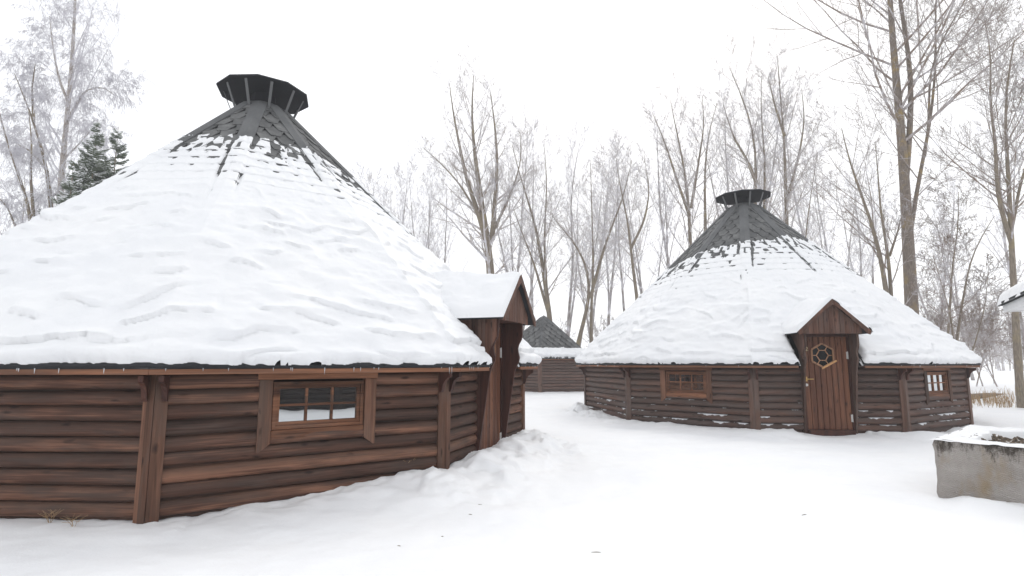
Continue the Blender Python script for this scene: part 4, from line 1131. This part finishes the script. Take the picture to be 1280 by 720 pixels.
bushes = [tree_meshes(60 + i, h, .03, dict(BUSH, n=(12, 8, 6, 0)), 3, .25) for i, h in enumerate((3.4, 4.2))]
for nth, (px, Y, i, s) in enumerate(sorted(((1165, 24, 0, 1.0), (1215, 22, 1, .8), (1228, 27, 0, 1.1), (1250, 24, 1, 1.0), (1285, 21, 0, .9), (1178, 30, 1, 1.1), (1200, 33, 0, 1.2), (1240, 35, 1, 1.2), (1268, 31, 0, 1.3),
                    (560, 33, 0, 1.0), (640, 35, 1, 1.0), (700, 36, 0, 1.0), (760, 36, 1, 1.0), (780, 34, 0, 1.0), (830, 34, 1, 1.1), (1060, 30, 0, 1.2), (1085, 28, 1, 1.1), (540, 34, 1, 1.0), (595, 37, 0, 1.1)))):
    x, y, z = at(px, 453, Y)
    tree('sapling', ORD[nth] + ' sapling from the left among the bare trees behind the huts', bushes[i], (x, y, gz(x, y)), (M['twig_bare'], M['twig_bare']), rg.uniform(0, 6.28), s, 'sapling', 'saplings behind the huts')

# far wood on the right, too distant to tell apart
rng = random.Random(5); lines = []
for i in range(260):
    x = rng.uniform(28, 150); y = rng.uniform(88, 120); h = rng.uniform(5, 9)
    if not 6 < x / y * 10 < 16: continue
    z0 = -.2; tx = x + rng.gauss(0, .4)
    lines.append(([(x, y, z0), ((x + tx) / 2 + rng.gauss(0, .2), y, h * .5), (tx, y, h)], [.12, .08, .02], 4))
    for k in range(26):
        f = rng.uniform(.15, .95); a = rng.uniform(0, 6.28); L = (1.1 - f) * h * .32
        p = (x + (tx - x) * f, y, h * f); q = (p[0] + math.cos(a) * L * .6, p[1] + math.sin(a) * L * .6, p[2] + L * .7)
        lines.append(([p, ((p[0] + q[0]) / 2, (p[1] + q[1]) / 2, (p[2] + q[2]) / 2 - .1), q], [.035, .025, .01], 3))
        for m in range(3):
            g = (q[0] + rng.gauss(0, .5), q[1] + rng.gauss(0, .5), q[2] + rng.uniform(-.1, .7)); lines.append(([((p[0] + q[0]) / 2, (p[1] + q[1]) / 2, (p[2] + q[2]) / 2), q, g], [.02, .015, .008], 3))
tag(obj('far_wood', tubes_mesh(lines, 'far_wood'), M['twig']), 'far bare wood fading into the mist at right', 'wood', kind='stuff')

# young spruces behind the left roof
def spruce(seed, H, name):
    rng = random.Random(seed); wood_, nd, sn = [], [], []
    wood_.append(([(0, 0, -.2), (.02, .01, H * .5), (0, 0, H)], [.07, .045, .008], 7))
    def frond(p, d, L, r):
        n = 5; pts = [p]; q = p; dd = d
        for i in range(1, n):
            dd = vnorm((dd[0], dd[1], dd[2] + .06)); q = vadd(q, dd, L / (n - 1)); pts.append(q)
        nd.append((pts, [r, r, r * .9, r * .7, r * .25], 4)); return pts
    z = H * .18
    while z < H * .985:
        f = (z / H); Lb = (1 - f) * H * .34 + .10; m = 3
        for k in range(m + 2):
            a = rng.uniform(0, 6.28); el = -.12 + .75 * f ** 2 + rng.gauss(0, .08); L = Lb * rng.uniform(.7, 1.1)
            d = (math.cos(a) * math.cos(el), math.sin(a) * math.cos(el), math.sin(el))
            pts = frond((0, 0, z), d, L, .016)
            wood_.append((pts, [.012, .010, .008, .006, .004], 4))
            ns = int(4 + L * 10)
            for j in range(ns):
                t_ = .15 + .82 * j / ns; g = t_ * 4; i = min(int(g), 3); w = g - i
                p = tuple(pts[i][c] * (1 - w) + pts[i + 1][c] * w for c in range(3))
                for s in (-1, 1):
                    sa = a + s * rng.uniform(.7, 1.05); e2 = rng.gauss(-.1, .14); l2 = L * .42 * (1.08 - t_) + .05
                    pp = frond(p, (math.cos(sa) * math.cos(e2), math.sin(sa) * math.cos(e2), math.sin(e2)), l2, .012)
                    if l2 > .14:
                        for u in range(3):
                            for s2 in (-1, 1):
                                frond(pp[1 + u], vnorm((math.cos(sa + s2 * .8), math.sin(sa + s2 * .8), rng.gauss(-.1, .15))), l2 * .33, .010)
                    if rng.random() < .6: sn.append(([vadd(x_, (0, 0, 1), .018) for x_ in pp], [.006, .020, .022, .016, .004], 5))
            if rng.random() < .75: sn.append(([vadd(x_, (0, 0, 1), .02) for x_ in pts], [.004, .022, .026, .02, .006], 5))
        z += rng.uniform(.19, .27)
    return tubes_mesh(wood_, 'trunk'), tubes_mesh(nd, 'crown'), tubes_mesh(sn, 'snow')
for px, pyt, Y, sd, lb in ((122, 152, 18.5, 71, 'taller young spruce dusted with snow behind the left roof'), (148, 158, 19.5, 72, 'narrower young spruce just right of the taller one'), (92, 205, 17.5, 73, 'smallest spruce low on the left of the spruce group')):
    x, y, z = at(px, pyt, Y); g = gz(x, y)
    ms = spruce(sd, z - g, 'spruce')
    r = empty('spruce_tree', (x, y, g)); tag(r, lb, 'spruce', 'young spruces behind the left roof')
    obj('trunk', ms[0], M['bark'], r); obj('crown', ms[1], M['needles'], r); obj('snow', ms[2], M['snow'], r)

# ------------------------------------------------------------------ small things in the snow
rng = random.Random(9); lines = []
for i in range(560):
    px = rng.uniform(1196, 1300); Y = rng.uniform(17.5, 20.5); x = (px - 640) / F_PX * Y * .985
    if rng.random() > .35 + .65 * (vnoise(np.array([x * 2.2]), np.array([Y * 2.0]), 3)[0] > -.05): continue
    g = gz(x, Y); h = rng.uniform(.15, .42); dx, dy = rng.gauss(0, .05), rng.gauss(0, .05)
    lines.append(([(x, Y, g - .02), (x + dx * .4, Y + dy * .4, g + h * .6), (x + dx * 1.4, Y + dy, g + h)], [.007, .006, .003], 3))
tag(obj('dry_reeds', tubes_mesh(lines, 'dry_reeds'), M['reed']), 'dry tan reeds sticking out of the snow right of the right hut', 'reeds', kind='stuff')
lg = MB(); a = at(1206, 505, 20.3); b = at(1262, 503, 20.6)
lg.tube([(a[0], a[1], .12), ((a[0] + b[0]) / 2, 20.45, .15), (b[0], b[1], .14)], [.12, .13, .10], 10)
tag(obj('fallen_log', lg.mesh('fallen_log'), M['bark']), 'dark fallen log lying under the snow drift behind the reeds', 'log')

def weed(px, py, hgt, seed, lb):
    """thin dead stalks with a few side twigs"""
    y_ = (360 - py) / F_PX; t_ = -CAM_H / (sp + y_ * cp); x, y = (px - 640) / F_PX * t_, (cp - y_ * sp) * t_
    r = random.Random(seed); L = []; g = gz(x, y)
    for k in range(4):
        a = r.uniform(0, 6.28); p = [(0, 0, -.02), (math.cos(a) * .03, math.sin(a) * .03, hgt * .5), (math.cos(a) * .09, math.sin(a) * .09, hgt * r.uniform(.7, 1))]
        L.append((p, [.0025, .002, .0012], 4))
        for j in range(4):
            b = r.uniform(0, 6.28); L.append(([p[1], vadd(p[1], (math.cos(b) * .03, math.sin(b) * .03, .03)), vadd(p[1], (math.cos(b) * .07, math.sin(b) * .07, .05))], [.0015, .0012, .001], 3))
    o = obj('dead_weed', tubes_mesh(L, 'dead_weed'), M['reed']); o.location = (x, y, g)
    tag(o, lb, 'weed')
weed(62, 655, .10, 1, 'dead weed stalks against the log wall near the left edge')
weed(92, 661, .07, 2, 'short dead weed stalks left of the near corner post')
weed(508, 608, .14, 3, 'dead weed stalks by the wall left of the near porch')
bits = [(499, 674, .03), (600, 629, .04), (588, 640, .03), (553, 664, .02), (745, 684, .07), (1005, 641, .06), (1262, 636, .07)]
for i, (px, py, L) in enumerate(sorted(bits)):
    y_ = (360 - py) / F_PX; t_ = -CAM_H / (sp + y_ * cp); x, y = (px - 640) / F_PX * t_, (cp - y_ * sp) * t_
    a = rng.uniform(-.6, .6); dx, dy = math.cos(a) * L / 2, math.sin(a) * L / 2; m = MB()
    m.tube([(-dx, -dy, gz(x - dx, y - dy) + .004), (.1 * dx, .003, gz(x, y) + .004), (dx, dy, gz(x + dx, y + dy) + .003)], [.0018, .003, .0015], 5)
    o = obj('fallen_twig', m.mesh('fallen_twig'), M['bark']); o.location = (x, y, 0)
    tag(o, 'tiny dark twig on the trodden snow, ' + ORD[i] + ' from the left', 'twig', 'twigs lying on the snow')

# ------------------------------------------------------------------ the misty air
hz = MB(); hz.box(-275, 275, -75, 345, -1.2, 27)
haze = obj('haze', hz.mesh('haze'), None)
hm = bpy.data.materials.new('haze'); hm.use_nodes = True; n = hm.node_tree.nodes; n.clear()
vo = n.new("ShaderNodeVolumePrincipled"); vo.inputs["Color"].default_value = (.97, .98, 1, 1); vo.inputs["Density"].default_value = .0018; vo.inputs["Anisotropy"].default_value = 0.0
ho = n.new("ShaderNodeOutputMaterial"); hm.node_tree.links.new(vo.outputs[0], ho.inputs["Volume"])
haze.data.materials.append(hm)
tag(haze, 'pale winter mist filling the air over the whole yard', 'mist', kind='stuff')
